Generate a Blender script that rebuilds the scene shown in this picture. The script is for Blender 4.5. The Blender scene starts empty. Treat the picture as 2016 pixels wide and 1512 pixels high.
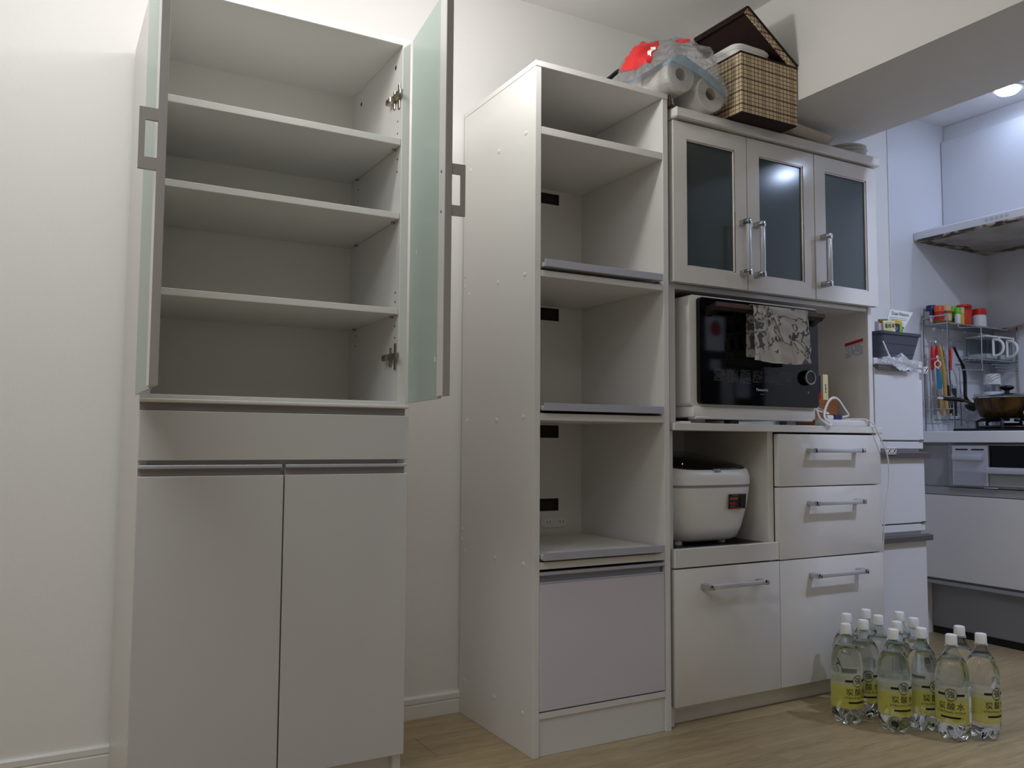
import bpy, bmesh, math, random
from mathutils import Vector, Matrix
random.seed(7)
SC = bpy.context.scene
COL = SC.collection
PI = math.pi
sin, cos, rad = math.sin, math.cos, math.radians

# ------------------------------------------------------------------ camera
CAMP = Vector((-0.54345, -2.29074, 0.79096))
yaw, pit, rol = rad(29.3719), rad(3.93378), rad(0.35304)
fw = Vector((sin(yaw) * cos(pit), cos(yaw) * cos(pit), sin(pit)))
r0 = Vector((cos(yaw), -sin(yaw), 0))
u0 = r0.cross(fw)
R = r0 * cos(rol) + u0 * sin(rol)
U = -r0 * sin(rol) + u0 * cos(rol)
cam_d = bpy.data.cameras.new('camera')
cam = bpy.data.objects.new('camera', cam_d)
COL.objects.link(cam)
mw = Matrix((R, U, -fw)).transposed().to_4x4()
mw.translation = CAMP
cam.matrix_world = mw
cam_d.sensor_fit = 'HORIZONTAL'
cam_d.sensor_width = 36.0
cam_d.lens = 1660.487 * 36.0 / 2016.0
cam_d.clip_start = 0.02
SC.camera = cam

# ------------------------------------------------------------------ world, light, exposure
W = bpy.data.worlds.new('world')
SC.world = W
W.use_nodes = True
W.node_tree.nodes['Background'].inputs[0].default_value = (0.5, 0.5, 0.55, 1)
W.node_tree.nodes['Background'].inputs[1].default_value = 0.05
SC.view_settings.view_transform = 'Standard'
SC.view_settings.look = 'None'
SC.view_settings.gamma = 1.0
SC.view_settings.use_curve_mapping = False
SC.view_settings.exposure = 0.0
SC.cycles.max_bounces = 20
SC.cycles.transmission_bounces = 20
SC.cycles.transparent_max_bounces = 24
SC.cycles.diffuse_bounces = 6

LAMP_P = 2.0        # small room lamp in front of the tall cupboard
SIDE_P = 13.5       # the other lamps of the same ceiling rail
DOWN_P = 8.0        # kitchen downlights, cool white
KEY = (-0.12, -0.555, 1.87)
FILL_P = 11.0       # unseen overhead fill, added to lift the left side


def lamp(name, kind, loc, power, col, size, rot=None):
    l = bpy.data.lights.new(name, kind)
    l.energy = power
    l.color = col
    if kind == 'AREA':
        l.shape = 'DISK'
        l.size = size
    else:
        l.shadow_soft_size = size
    o = bpy.data.objects.new(name, l)
    o.location = loc
    if rot:
        o.rotation_euler = rot
    COL.objects.link(o)
    return o


WARM = (1.0, 0.985, 0.965)
COOL = (0.68, 0.76, 1.0)
lamp('room_lamp_light', 'POINT', KEY, LAMP_P, WARM, 0.045)
for lx, lp_ in ((-0.95, 0.09), (-0.55, 0.30), (0.38, 0.47)):
    lamp('rail_lamp_light', 'POINT', (lx, -0.585, 1.93), SIDE_P * lp_, WARM, 0.035)
lamp('overhead_fill', 'AREA', (-0.95, -1.45, 2.20), FILL_P, (0.92, 0.96, 1.0), 0.9)  # soft fill added for the left wall and cupboard fronts

lamp('rear_fill', 'AREA', (-0.6, -2.6, 2.20), 5.0, (0.96, 0.98, 1.0), 0.9)  # weak frontal fill added behind the camera, brightens doors and shelf backs

# ------------------------------------------------------------------ materials
MATS = {}


def lin(c):
    return tuple(((v / 255) / 12.92 if v / 255 <= 0.04045 else ((v / 255 + 0.055) / 1.055) ** 2.4) for v in c)


def mat(name, rgb, rough=0.4, metal=0.0, coat=0.0, spec=0.5, trans=0.0, ior=1.45, emit=0.0, alpha=1.0, bump=None):
    """rgb in 0-255 sRGB.  bump = (scale, strength, (sx,sy,sz))"""
    if name in MATS:
        return MATS[name]
    m = bpy.data.materials.new(name)
    m.use_nodes = True
    nt = m.node_tree
    p = nt.nodes['Principled BSDF']
    c = lin(rgb) + (1,)
    p.inputs['Base Color'].default_value = c
    p.inputs['Roughness'].default_value = rough
    p.inputs['Metallic'].default_value = metal
    p.inputs['Specular IOR Level'].default_value = spec
    p.inputs['Coat Weight'].default_value = coat
    p.inputs['Coat Roughness'].default_value = 0.06
    p.inputs['Transmission Weight'].default_value = trans
    p.inputs['IOR'].default_value = ior
    p.inputs['Alpha'].default_value = alpha
    if emit:
        p.inputs['Emission Color'].default_value = c
        p.inputs['Emission Strength'].default_value = emit
    if bump:
        tc = nt.nodes.new('ShaderNodeTexCoord')
        mp = nt.nodes.new('ShaderNodeMapping')
        mp.inputs['Scale'].default_value = bump[2]
        nz = nt.nodes.new('ShaderNodeTexNoise')
        nz.inputs['Scale'].default_value = bump[0]
        nz.inputs['Detail'].default_value = 4
        b = nt.nodes.new('ShaderNodeBump')
        b.inputs['Strength'].default_value = bump[1]
        b.inputs['Distance'].default_value = 0.002
        nt.links.new(tc.outputs['Object'], mp.inputs[0])
        nt.links.new(mp.outputs[0], nz.inputs['Vector'])
        nt.links.new(nz.outputs[0], b.inputs['Height'])
        nt.links.new(b.outputs[0], p.inputs['Normal'])
    MATS[name] = m
    return m


class NT:
    """tiny helper to write node graphs"""
    def __init__(s, name, base=None):
        s.m = bpy.data.materials.new(name)
        s.m.use_nodes = True
        s.t = s.m.node_tree
        s.p = s.t.nodes['Principled BSDF']
        s.out = s.t.nodes['Material Output']
        MATS[name] = s.m

    def n(s, typ, ins=None, **kw):
        nd = s.t.nodes.new('ShaderNode' + typ)
        for k, v in kw.items():
            setattr(nd, k, v)
        for k, v in (ins or {}).items():
            if hasattr(v, 'node'):
                s.t.links.new(v, nd.inputs[k])
            else:
                nd.inputs[k].default_value = v
        return nd

    def l(s, a, b):
        s.t.links.new(a, b)

    def math(s, op, a, b=0.0, clamp=False):
        nd = s.n('Math', {0: a, 1: b}, operation=op)
        nd.use_clamp = clamp
        return nd.outputs[0]

    def ramp(s, fac, stops, interp='LINEAR'):
        nd = s.n('ValToRGB', {0: fac})
        cr = nd.color_ramp
        cr.interpolation = interp
        while len(cr.elements) < len(stops):
            cr.elements.new(0.5)
        for e, (ps, c) in zip(cr.elements, stops):
            e.position = ps
            e.color = lin(c) + (1,)
        return nd.outputs[0]

    def mix(s, fac, a, b):
        nd = s.n('Mix', data_type='RGBA')
        for i, v in ((0, fac), (6, a), (7, b)):
            if hasattr(v, 'node'):
                s.l(v, nd.inputs[i])
            else:
                nd.inputs[i].default_value = v if i == 0 else lin(v) + (1,)
        return nd.outputs[2]

    def obj(s, scale=(1, 1, 1), rot=(0, 0, 0)):
        tc = s.n('TexCoord')
        mp = s.n('Mapping', {0: tc.outputs['Object'], 'Scale': scale, 'Rotation': rot})
        return mp.outputs[0]


def m_wood():
    g = NT('oak_plank')
    oi = g.n('ObjectInfo')
    tc = g.n('TexCoord')
    add = g.n('VectorMath', {0: tc.outputs['Object'], 1: g.n('CombineXYZ', {0: g.math('MULTIPLY', oi.outputs['Random'], 37.0), 1: g.math('MULTIPLY', oi.outputs['Random'], 91.0)}).outputs[0]}, operation='ADD')
    mp = g.n('Mapping', {0: add.outputs[0], 'Scale': (1.2, 14.0, 14.0)})
    n1 = g.n('TexNoise', {'Vector': mp.outputs[0], 'Scale': 2.2, 'Detail': 6.0, 'Roughness': 0.6, 'Distortion': 0.9})
    n2 = g.n('TexNoise', {'Vector': mp.outputs[0], 'Scale': 14.0, 'Detail': 4.0})
    base = g.ramp(n1.outputs[0], [(0.25, (134, 116, 84)), (0.5, (164, 145, 109)), (0.75, (184, 166, 130))])
    fine = g.ramp(n2.outputs[0], [(0.35, (136, 118, 87)), (0.65, (188, 171, 137))])
    c = g.mix(0.35, base, fine)
    hv = g.n('HueSaturation', {'Color': c, 'Value': g.math('ADD', g.math('MULTIPLY', oi.outputs['Random'], 0.18), 0.90)})
    g.l(hv.outputs[0], g.p.inputs['Base Color'])
    g.p.inputs['Roughness'].default_value = 0.38
    b = g.n('Bump', {'Height': n2.outputs[0], 'Strength': 0.08, 'Distance': 0.002})
    g.l(b.outputs[0], g.p.inputs['Normal'])


def m_wall():
    g = NT('wallpaper')
    v = g.obj((60, 60, 260))
    n1 = g.n('TexNoise', {'Vector': v, 'Scale': 1.0, 'Detail': 3.0})
    v2 = g.obj((300, 300, 60))
    n2 = g.n('TexNoise', {'Vector': v2, 'Scale': 1.0, 'Detail': 3.0})
    b = g.n('Bump', {'Height': g.math('ADD', n1.outputs[0], n2.outputs[0]), 'Strength': 0.22, 'Distance': 0.001})
    g.l(b.outputs[0], g.p.inputs['Normal'])
    g.p.inputs['Base Color'].default_value = lin((237, 236, 234)) + (1,)
    g.p.inputs['Roughness'].default_value = 0.75


def m_frost(name, rgb, rough, mixd, coat):
    """frosted glass: rough refraction with a soft surface sheen and some volume-free scatter"""
    g = NT(name)
    g.p.inputs['Base Color'].default_value = lin(rgb) + (1,)
    g.p.inputs['Transmission Weight'].default_value = 1.0 - mixd
    g.p.inputs['Roughness'].default_value = rough
    g.p.inputs['IOR'].default_value = 1.3
    g.p.inputs['Coat Weight'].default_value = coat
    g.p.inputs['Coat Roughness'].default_value = 0.13


def m_film(name, rgb, diff=0.1, gloss=0.22, rough=0.12, wrinkle=1.0, scale=18.0):
    """thin clear plastic film"""
    g = NT(name)
    g.t.nodes.remove(g.p)
    v = g.obj()
    n = g.n('TexNoise', {'Vector': v, 'Scale': scale, 'Detail': 5.0, 'Roughness': 0.62, 'Distortion': 1.2})
    b = g.n('Bump', {'Height': n.outputs[0], 'Strength': wrinkle, 'Distance': 0.02})
    tr = g.n('BsdfTransparent', {'Color': (0.985, 0.985, 0.99, 1)})
    df = g.n('BsdfDiffuse', {'Color': lin(rgb) + (1,)})
    gl = g.n('BsdfGlossy', {'Color': (1, 1, 1, 1), 'Roughness': rough, 'Normal': b.outputs[0]})
    m1 = g.n('MixShader', {0: diff, 1: tr.outputs[0], 2: df.outputs[0]})
    fr = g.n('Fresnel', {'IOR': 1.5, 'Normal': b.outputs[0]})
    m2 = g.n('MixShader', {0: g.math('MULTIPLY', fr.outputs[0], gloss * 5, True), 1: m1.outputs[0], 2: gl.outputs[0]})
    g.l(m2.outputs[0], g.out.inputs[0])


def m_plaid():
    g = NT('plaid_fabric')
    tc = g.n('TexCoord')
    sp = g.n('SeparateXYZ', {0: tc.outputs['Object']})
    h = g.math('ADD', sp.outputs[0], sp.outputs[1])
    z = sp.outputs[2]

    def line(v, per, wid, ph=0.0):
        f = g.math('FRACT', g.math('ADD', g.math('MULTIPLY', v, 1.0 / per), ph))
        return g.math('LESS_THAN', f, wid)
    dark = g.math('MAXIMUM', line(h, 0.0150, 0.15), line(z, 0.0132, 0.15))
    red = g.math('MAXIMUM', g.math('MULTIPLY', line(h, 0.060, 0.09, 0.40), 0.6), g.math('MULTIPLY', line(z, 0.0396, 0.15, 0.36), 0.8))
    base = g.mix(g.n('TexNoise', {'Vector': tc.outputs['Object'], 'Scale': 220.0}).outputs[0], (222, 204, 170), (196, 176, 140))
    c = g.mix(g.math('MULTIPLY', red, 0.85), base, (98, 40, 36))
    c = g.mix(g.math('MULTIPLY', dark, 0.92), c, (42, 25, 22))
    g.l(c, g.p.inputs['Base Color'])
    g.p.inputs['Roughness'].default_value = 0.85


def m_towel():
    g = NT('printed_towel')
    tc = g.n('TexCoord')
    mp = g.n('Mapping', {0: tc.outputs['Object'], 'Scale': (1.0, 0.0, 1.0)})
    n = g.n('TexNoise', {'Vector': mp.outputs[0], 'Scale': 9.0, 'Detail': 4.0, 'Roughness': 0.58, 'Distortion': 0.5})
    n2 = g.n('TexNoise', {'Vector': mp.outputs[0], 'Scale': 11.0, 'Detail': 6.0, 'Roughness': 0.62})
    edge = g.math('LESS_THAN', g.math('ABSOLUTE', g.math('SUBTRACT', n.outputs[0], 0.49)), 0.010)
    blot = g.math('GREATER_THAN', n2.outputs[0], 0.575)
    f = g.math('MAXIMUM', edge, blot)
    weave = g.n('TexNoise', {'Vector': tc.outputs['Object'], 'Scale': 900.0})
    c = g.mix(f, (236, 233, 228), (128, 127, 128))
    g.l(c, g.p.inputs['Base Color'])
    g.p.inputs['Roughness'].default_value = 0.9
    b = g.n('Bump', {'Height': weave.outputs[0], 'Strength': 0.3, 'Distance': 0.001})
    g.l(b.outputs[0], g.p.inputs['Normal'])


def m_blotch(name, a, b, scale, thr, rough=0.6, metal=0.0, stretch=(1, 1, 1), soft=0.04):
    g = NT(name)
    n = g.n('TexNoise', {'Vector': g.obj(stretch), 'Scale': scale, 'Detail': 5.0, 'Roughness': 0.6})
    f = g.ramp(n.outputs[0], [(thr - soft, (0, 0, 0)), (thr + soft, (255, 255, 255))])
    c = g.mix(f, a, b)
    g.l(c, g.p.inputs['Base Color'])
    g.p.inputs['Roughness'].default_value = rough
    g.p.inputs['Metallic'].default_value = metal


def m_label():
    """clear label printed with a yellow-green band that fades out upwards"""
    g = NT('soda_label')
    tc = g.n('TexCoord')
    sp = g.n('SeparateXYZ', {0: tc.outputs['Object']})
    n = g.n('TexNoise', {'Vector': tc.outputs['Object'], 'Scale': 60.0, 'Detail': 3.0})
    zz = g.math('ADD', sp.outputs[2], g.math('MULTIPLY', g.math('SUBTRACT', n.outputs[0], 0.5), 0.010))
    c = g.ramp(g.math('MULTIPLY', zz, 5.0), [(0.24, (206, 200, 58)), (0.54, (204, 204, 104)), (0.61, (232, 236, 230))])
    g.l(c, g.p.inputs['Base Color'])
    a = g.n('MapRange', {0: zz, 1: 0.106, 2: 0.126, 3: 0.66, 4: 0.26})
    g.l(a.outputs[0], g.p.inputs['Alpha'])
    g.p.inputs['Roughness'].default_value = 0.3


m_wood()
m_wall()
m_frost('frosted_glass_pale', (208, 221, 214), 0.6, 0.6, 0.25)
m_frost('frosted_glass_dark', (122, 140, 139), 0.42, 0.14, 0.7)
m_film('clear_bag', (248, 243, 246), 0.08, 0.13, 0.12, 1.0, 26.0)
m_film('roll_wrap', (238, 240, 244), 0.05, 0.12, 0.10, 0.6, 30.0)
m_film('blue_wrap', (176, 220, 244), 0.60, 0.12, 0.12, 0.5, 30.0)
m_film('bin_bag', (214, 216, 226), 0.45, 0.30, 0.12, 1.0, 26.0)
m_plaid()
m_towel()
m_blotch('hood_foil', (66, 50, 30), (190, 178, 160), 13.0, 0.52, 0.5)
m_blotch('hood_filter_sheet', (226, 221, 212), (190, 180, 164), 9.0, 0.60, 0.9, soft=0.2)
m_blotch('burnt_pan', (96, 66, 26), (34, 22, 12), 30.0, 0.55, 0.35, 0.55, (1, 1, 0.35), 0.10)
m_label()
mat('melamine', (226, 224, 221), 0.34, bump=(900, 0.05, (1, 1, 1)))
mat('melamine_in', (229, 227, 221), 0.45)
mat('door_white', (204, 202, 200), 0.22, bump=(700, 0.03, (1, 1, 1)))
mat('door_mauve', (214, 209, 218), 0.18, coat=0.4)
mat('gloss_white', (226, 223, 219), 0.10, coat=1.0)
mat('taupe', (158, 152, 148), 0.45)
mat('aluminium', (190, 191, 202), 0.36, 0.30)
mat('chrome', (190, 192, 196), 0.12, 1.0)
mat('nickel', (176, 168, 152), 0.22, 1.0)
mat('satin_bar', (206, 207, 212), 0.28, 0.35)
mat('plastic_white', (232, 231, 228), 0.30)
mat('cap_white', (236, 236, 234), 0.38)
mat('paper_white', (244, 242, 237), 0.85)
mat('kraft_core', (180, 160, 130), 0.9)
mat('black_gloss', (6, 6, 8), 0.05, spec=0.4)
mat('black_plastic', (20, 20, 22), 0.35)
mat('hole_dark', (58, 50, 44), 0.9)
mat('steel', (170, 172, 176), 0.25, 1.0)
mat('kitchen_white', (222, 224, 230), 0.40)
mat('kitchen_panel', (224, 226, 231), 0.09, coat=0.8)
mat('kitchen_front', (208, 207, 206), 0.35)
mat('kitchen_grey', (146, 147, 152), 0.45)
mat('bin_white', (222, 223, 228), 0.38)
mat('bin_grey', (96, 92, 92), 0.5)
mat('basket_grey', (72, 74, 84), 0.5)
mat('brown_trim', (44, 26, 22), 0.85)
mat('brown_wood', (84, 48, 34), 0.45)
mat('red', (206, 28, 30), 0.35)
mat('red_print', (214, 40, 44), 0.35)
mat('orange', (232, 86, 30), 0.4)
mat('tan', (214, 184, 146), 0.5)
mat('green', (104, 206, 24), 0.4)
mat('yellow', (214, 178, 30), 0.4)
mat('navy', (44, 42, 92), 0.4)
mat('ink_black', (16, 16, 16), 0.6)
mat('ink_grey', (110, 110, 112), 0.6)
mat('ink_red', (190, 30, 34), 0.6)
mat('ink_green', (20, 110, 70), 0.6)
mat('ink_white', (225, 226, 230), 0.6)
mat('cream', (238, 230, 176), 0.7)
mat('bamboo', (206, 164, 92), 0.5)
mat('chili', (206, 60, 34), 0.6)
mat('spice_brown', (150, 96, 52), 0.7)
mat('spice_dark', (62, 34, 26), 0.5)
mat('peeler_blue', (60, 164, 204), 0.15, trans=0.5)
mat('clear_plastic', (236, 240, 242), 0.06, trans=1.0, ior=1.1)
mat('glass_lid', (220, 228, 224), 0.03, trans=1.0, ior=1.15)
mat('soda_water', (253, 255, 254), 0.0, trans=1.0, ior=1.33)
mat('pet_shell', (240, 246, 246), 0.03, trans=1.0, ior=1.08)
mat('lamp_glow', (255, 252, 248), 0.5, emit=14.0)
mat('down_glow', (214, 228, 255), 0.5, emit=9.0)
mat('sticker_dark', (40, 26, 24), 0.4)
mat('leaf_green', (40, 120, 40), 0.6)
mat('gold', (196, 160, 90), 0.25, 1.0)
mat('beige_tray', (214, 206, 186), 0.4)
mat('orange_glow', (255, 170, 60), 0.4, emit=3.0)
mat('violet', (58, 44, 92), 0.5)

# ------------------------------------------------------------------ mesh builder
ORG = {}


class B:
    def __init__(s):
        s.bm = bmesh.new()

    def _new(s, verts, faces):
        vs = [s.bm.verts.new(v) for v in verts]
        fs = []
        for f in faces:
            try:
                fs.append(s.bm.faces.new([vs[i] for i in f]))
            except ValueError:
                pass
        return vs, fs

    def box(s, x0, x1, y0, y1, z0, z1, bev=0.0, seg=1):
        v = [(x, y, z) for x in (x0, x1) for y in (y0, y1) for z in (z0, z1)]
        f = [(0, 1, 3, 2), (4, 6, 7, 5), (0, 4, 5, 1), (2, 3, 7, 6), (0, 2, 6, 4), (1, 5, 7, 3)]
        vs, fs = s._new(v, f)
        if bev:
            ed = list({e for q in fs for e in q.edges})
            bmesh.ops.bevel(s.bm, geom=ed, offset=bev, segments=seg, affect='EDGES', profile=0.5)
        return s

    def prism(s, poly, axis, a0, a1, bev=0.0):
        def P(p, a):
            return {'x': (a, p[0], p[1]), 'y': (p[0], a, p[1]), 'z': (p[0], p[1], a)}[axis]
        n = len(poly)
        v = [P(p, a0) for p in poly] + [P(p, a1) for p in poly]
        f = [tuple(range(n))[::-1], tuple(range(n, 2 * n))] + [(i, (i + 1) % n, n + (i + 1) % n, n + i) for i in range(n)]
        vs, fs = s._new(v, f)
        if bev:
            ed = list({e for q in fs for e in q.edges})
            bmesh.ops.bevel(s.bm, geom=ed, offset=bev, segments=1, affect='EDGES')
        return s

    def rings(s, rs, cap0=True, cap1=True, closed=False):
        """loft a list of rings (equal point counts)"""
        n = len(rs[0])
        v = [p for r in rs for p in r]
        f = []
        m = len(rs)
        for k in range(m if closed else m - 1):
            a, b = k * n, ((k + 1) % m) * n
            for i in range(n):
                j = (i + 1) % n
                f.append((a + i, a + j, b + j, b + i))
        if not closed:
            if cap0:
                f.append(tuple(range(n))[::-1])
            if cap1:
                f.append(tuple(range((m - 1) * n, m * n)))
        s._new(v, f)
        return s

    def lathe(s, prof, c=(0, 0, 0), seg=24, axis='z', cap0=True, cap1=True):
        rs = []
        for r, h in prof:
            ring = []
            for i in range(seg):
                a = 2 * PI * i / seg
                p, q = r * cos(a), r * sin(a)
                o = {'z': (p, q, h), 'y': (p, h, q), 'x': (h, p, q)}[axis]
                ring.append((c[0] + o[0], c[1] + o[1], c[2] + o[2]))
            rs.append(ring)
        return s.rings(rs, cap0, cap1)

    def cyl(s, p0, p1, r, seg=12, r1=None):
        return s.tube([p0, p1], [r, r if r1 is None else r1], seg)

    def tube(s, pts, r, seg=8, closed=False, flat=1.0, upv=None):
        pts = [Vector(p) for p in pts]
        n = len(pts)
        rr = r if isinstance(r, (list, tuple)) else [r] * n
        rs = []
        prev = None
        for i in range(n):
            if closed:
                d = pts[(i + 1) % n] - pts[i - 1]
            else:
                d = pts[min(i + 1, n - 1)] - pts[max(i - 1, 0)]
            d.normalize()
            if prev is None:
                u = Vector(upv) if upv else (Vector((0, 0, 1)) if abs(d.z) < 0.9 else Vector((1, 0, 0)))
            else:
                u = prev
            u = (u - d * u.dot(d))
            if u.length < 1e-6:
                u = Vector((0, 1, 0))
            u.normalize()
            prev = u
            w = d.cross(u)
            rs.append([tuple(pts[i] + (u * cos(2 * PI * k / seg) * flat + w * sin(2 * PI * k / seg)) * rr[i]) for k in range(seg)])
        return s.rings(rs, True, True, closed)

    def grid(s, fn, nu, nv, solid=0.0):
        v = [fn(i / nu, j / nv) for j in range(nv + 1) for i in range(nu + 1)]
        f = [(j * (nu + 1) + i, j * (nu + 1) + i + 1, (j + 1) * (nu + 1) + i + 1, (j + 1) * (nu + 1) + i) for j in range(nv) for i in range(nu)]
        vs, fs = s._new(v, f)
        if solid:
            bmesh.ops.solidify(s.bm, geom=fs, thickness=solid)
        return s

    def quad(s, a, b, c, d):
        s._new([a, b, c, d], [(0, 1, 2, 3)])
        return s

    def mesh(s, mesh, mtx=None):
        k = len(s.bm.verts)
        s.bm.from_mesh(mesh)
        s.bm.verts.ensure_lookup_table()
        if mtx is not None:
            for v in s.bm.verts[k:]:
                v.co = mtx(v.co) if callable(mtx) else mtx @ v.co
        return s

    def rot(s, mtx):
        for v in s.bm.verts:
            v.co = mtx @ v.co
        return s

    def obj(s, name, material, parent=None, ang=32, local=False, kind=None):
        o0 = Vector((0, 0, 0)) if (local or parent is None) else ORG.get(parent.name, Vector((0, 0, 0)))
        bm = s.bm
        bmesh.ops.recalc_face_normals(bm, faces=bm.faces)
        bm.normal_update()
        for f in bm.faces:
            f.smooth = True
        lim = rad(ang)
        for e in bm.edges:
            if len(e.link_faces) == 2 and e.calc_face_angle(0) > lim:
                e.smooth = False
        if o0.length:
            for v in bm.verts:
                v.co -= o0
        me = bpy.data.meshes.new(name)
        bm.to_mesh(me)
        bm.free()
        me.materials.append(MATS[material])
        o = bpy.data.objects.new(name, me)
        COL.objects.link(o)
        if parent is not None:
            o.parent = parent
            ORG[o.name] = o0.copy()
        if kind:
            o['kind'] = kind
        return o


def thing(name, label, cat, loc, group=None, rot=None):
    o = bpy.data.objects.new(name, None)
    o.empty_display_size = 0.05
    COL.objects.link(o)
    o.location = loc
    if rot:
        o.rotation_euler = rot
    ORG[o.name] = Vector(loc) if not rot else Vector((0, 0, 0))
    o['label'] = label
    o['category'] = cat
    if group:
        o['group'] = group
    return o


def tag(o, label, cat, group=None):
    o['label'] = label
    o['category'] = cat
    if group:
        o['group'] = group
    return o


def copy_tree(o, parent=None):
    c = o.copy()
    COL.objects.link(c)
    c.parent = parent
    for ch in list(o.children):
        copy_tree(ch, c)
    return c


def text(body, size):
    cu = bpy.data.curves.new('txt', 'FONT')
    cu.body = body
    cu.size = size
    cu.align_x = 'CENTER'
    cu.align_y = 'CENTER'
    cu.resolution_u = 2
    cu.offset = size * 0.004
    o = bpy.data.objects.new('txt', cu)
    COL.objects.link(o)
    me = bpy.data.meshes.new_from_object(o.evaluated_get(bpy.context.evaluated_depsgraph_get()))
    bpy.data.objects.remove(o)
    bpy.data.curves.remove(cu)
    return me


def bez(pts, n=8, closed=False):
    """Catmull-Rom through pts"""
    P = [Vector(p) for p in pts]
    m = len(P)
    out = []
    rng = range(m) if closed else range(m - 1)
    for i in rng:
        a = P[(i - 1) % m] if (closed or i > 0) else P[0]
        b, c = P[i], P[(i + 1) % m]
        d = P[(i + 2) % m] if (closed or i + 2 < m) else P[-1]
        for k in range(n):
            t = k / n
            out.append(0.5 * ((2 * b) + (c - a) * t + (2 * a - 5 * b + 4 * c - d) * t * t + (3 * b - a - 3 * c + d) * t ** 3))
    if not closed:
        out.append(P[-1])
    return out


def rrect(cx, cy, hx, hy, r, n=5):
    pts = []
    for sx, sy, a0 in ((1, 1, 0), (-1, 1, 90), (-1, -1, 180), (1, -1, 270)):
        for k in range(n + 1):
            a = rad(a0 + 90 * k / n)
            pts.append((cx + sx * (hx - r) + r * cos(a), cy + sy * (hy - r) + r * sin(a)))
    return pts


def struct(o):
    o['kind'] = 'structure'
    return o


# ================================================================== the room
XL, XR, YF, ZC = -2.9, 3.274, -4.6, 2.218
fl = struct(B().box(XL, XR, YF, 0.0, -0.05, -0.012).obj('floor', 'oak_plank'))
PW, PL = 0.152, 0.91
pm = None
row = 0
y = 0.0
while y > YF + 0.01:
    y0 = max(y - PW, YF)
    x = XL - [0.0, 0.37, 0.66, 0.21, 0.52][row % 5]
    while x < XR - 0.002:
        a, b = max(x, XL), min(x + PL, XR)
        if b - a > 0.01:
            full = abs(b - a - PL) < 1e-6 and abs(y - y0 - PW) < 1e-6
            if full and pm is not None:
                p = bpy.data.objects.new('plank', pm)
                COL.objects.link(p)
                p.parent = fl
                p.location = (a, y0, 0)
            else:
                p = B().box(0, b - a - 0.0008, 0.0008, y - y0, -0.0125, 0.0, 0.0009).obj('plank', 'oak_plank', fl, local=True)
                p.location = (a, y0, 0)
                if full:
                    pm = p.data
        x += PL
    y -= PW
    row += 1

wb = struct(B().box(XL - 0.1, XR + 0.1, 0.0, 0.1, -0.05, ZC + 0.1).obj('wall_back', 'wallpaper'))
wl = struct(B().box(XL - 0.1, XL, YF, 0.0, -0.05, ZC + 0.1).obj('wall_left', 'wallpaper'))
wr = struct(B().box(XR, XR + 0.1, YF, 0.0, -0.05, ZC + 0.1).obj('wall_right', 'wallpaper'))
wf = struct(B().box(XL - 0.1, XR + 0.1, YF - 0.1, YF, -0.05, ZC + 0.1).obj('wall_front', 'wallpaper'))
ce = struct(B().box(XL - 0.1, XR + 0.1, YF - 0.1, 0.1, ZC, ZC + 0.1).obj('ceiling', 'wallpaper'))
bmx0, bmx1, bmz = 1.470, 1.920, 1.850
struct(B().box(bmx0, bmx1, YF, 0.0, bmz, ZC).obj('ceiling_beam', 'wallpaper'))
# glossy wall panels round the hob
B().box(2.577, XR - 0.003, -0.003, 0.0, 0.845, ZC).obj('panel', 'kitchen_panel', wb)
B().box(XR - 0.003, XR, -1.5, 0.0, 0.845, ZC).obj('panel', 'kitchen_panel', wr)
B().box(2.5755, 2.5785, -0.0045, 0.0, 0.0, ZC, 0.001).obj('panel_joint', 'plastic_white', wb)


def baseboard(name, x0, x1):
    prof = [(0, 0), (-0.009, 0), (-0.009, 0.036), (-0.0065, 0.039), (-0.0095, 0.043), (-0.0095, 0.056), (-0.006, 0.0605), (0, 0.0605)]
    struct(B().prism(prof, 'x', x0, x1).obj(name, 'plastic_white'))


baseboard('baseboard_back', XL, 2.60)

# ================================================================== tall cupboard with open glass doors
AX0, AX1, AF, AZ = -0.362, 0.222, -0.413, 1.775
c1 = thing('display_cupboard', 'tall white cupboard with two opened frosted glass doors and bare shelves', 'cupboard', ((AX0 + AX1) / 2, -0.22, 0))
B().box(AX0, AX0 + 0.02, AF, -0.012, 0, AZ - 0.001, 0.001).obj('side_panel', 'melamine', c1)
B().box(AX1 - 0.02, AX1, AF, -0.012, 0, AZ - 0.001, 0.001).obj('side_panel', 'melamine', c1)
B().box(AX0 + 0.02, AX1 - 0.02, AF, -0.012, 1.757, AZ - 0.001, 0.001).obj('top_panel', 'melamine', c1)
B().box(AX0 + 0.019, AX1 - 0.019, -0.042, -0.036, 0.06, 1.757).obj('back_panel', 'melamine_in', c1)
for z0, z1 in ((1.5091, 1.5255), (1.3265, 1.3420), (1.0945, 1.1095)):
    sh = B().box(AX0 + 0.021, AX1 - 0.021, AF + 0.004, -0.046, z0, z1, 0.001).obj('shelf', 'melamine', c1)
    for yy in (-0.375, -0.10):
        B().cyl((AX1 - 0.020, yy, z0 - 0.003), (AX1 - 0.029, yy, z0 - 0.003), 0.003, 8).obj('shelf_pin', 'nickel', sh)
B().box(AX0 + 0.02, AX1 - 0.02, AF + 0.002, -0.042, 0.868, 0.8857, 0.001).obj('bottom_panel', 'melamine', c1)
B().box(AX0 - 0.001, AX1 + 0.001, -0.434, AF, 0.8680, 0.8760, 0.002).obj('trim_strip', 'melamine', c1)
B().box(AX0 + 0.02, AX1 - 0.02, -0.408, -0.396, 0.60, 0.868).obj('inner_rail', 'melamine', c1)
B().box(AX0 + 0.001, AX1 - 0.003, -0.416, -0.4085, 0.848, 0.868).obj('finger_groove', 'taupe', c1)
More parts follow.
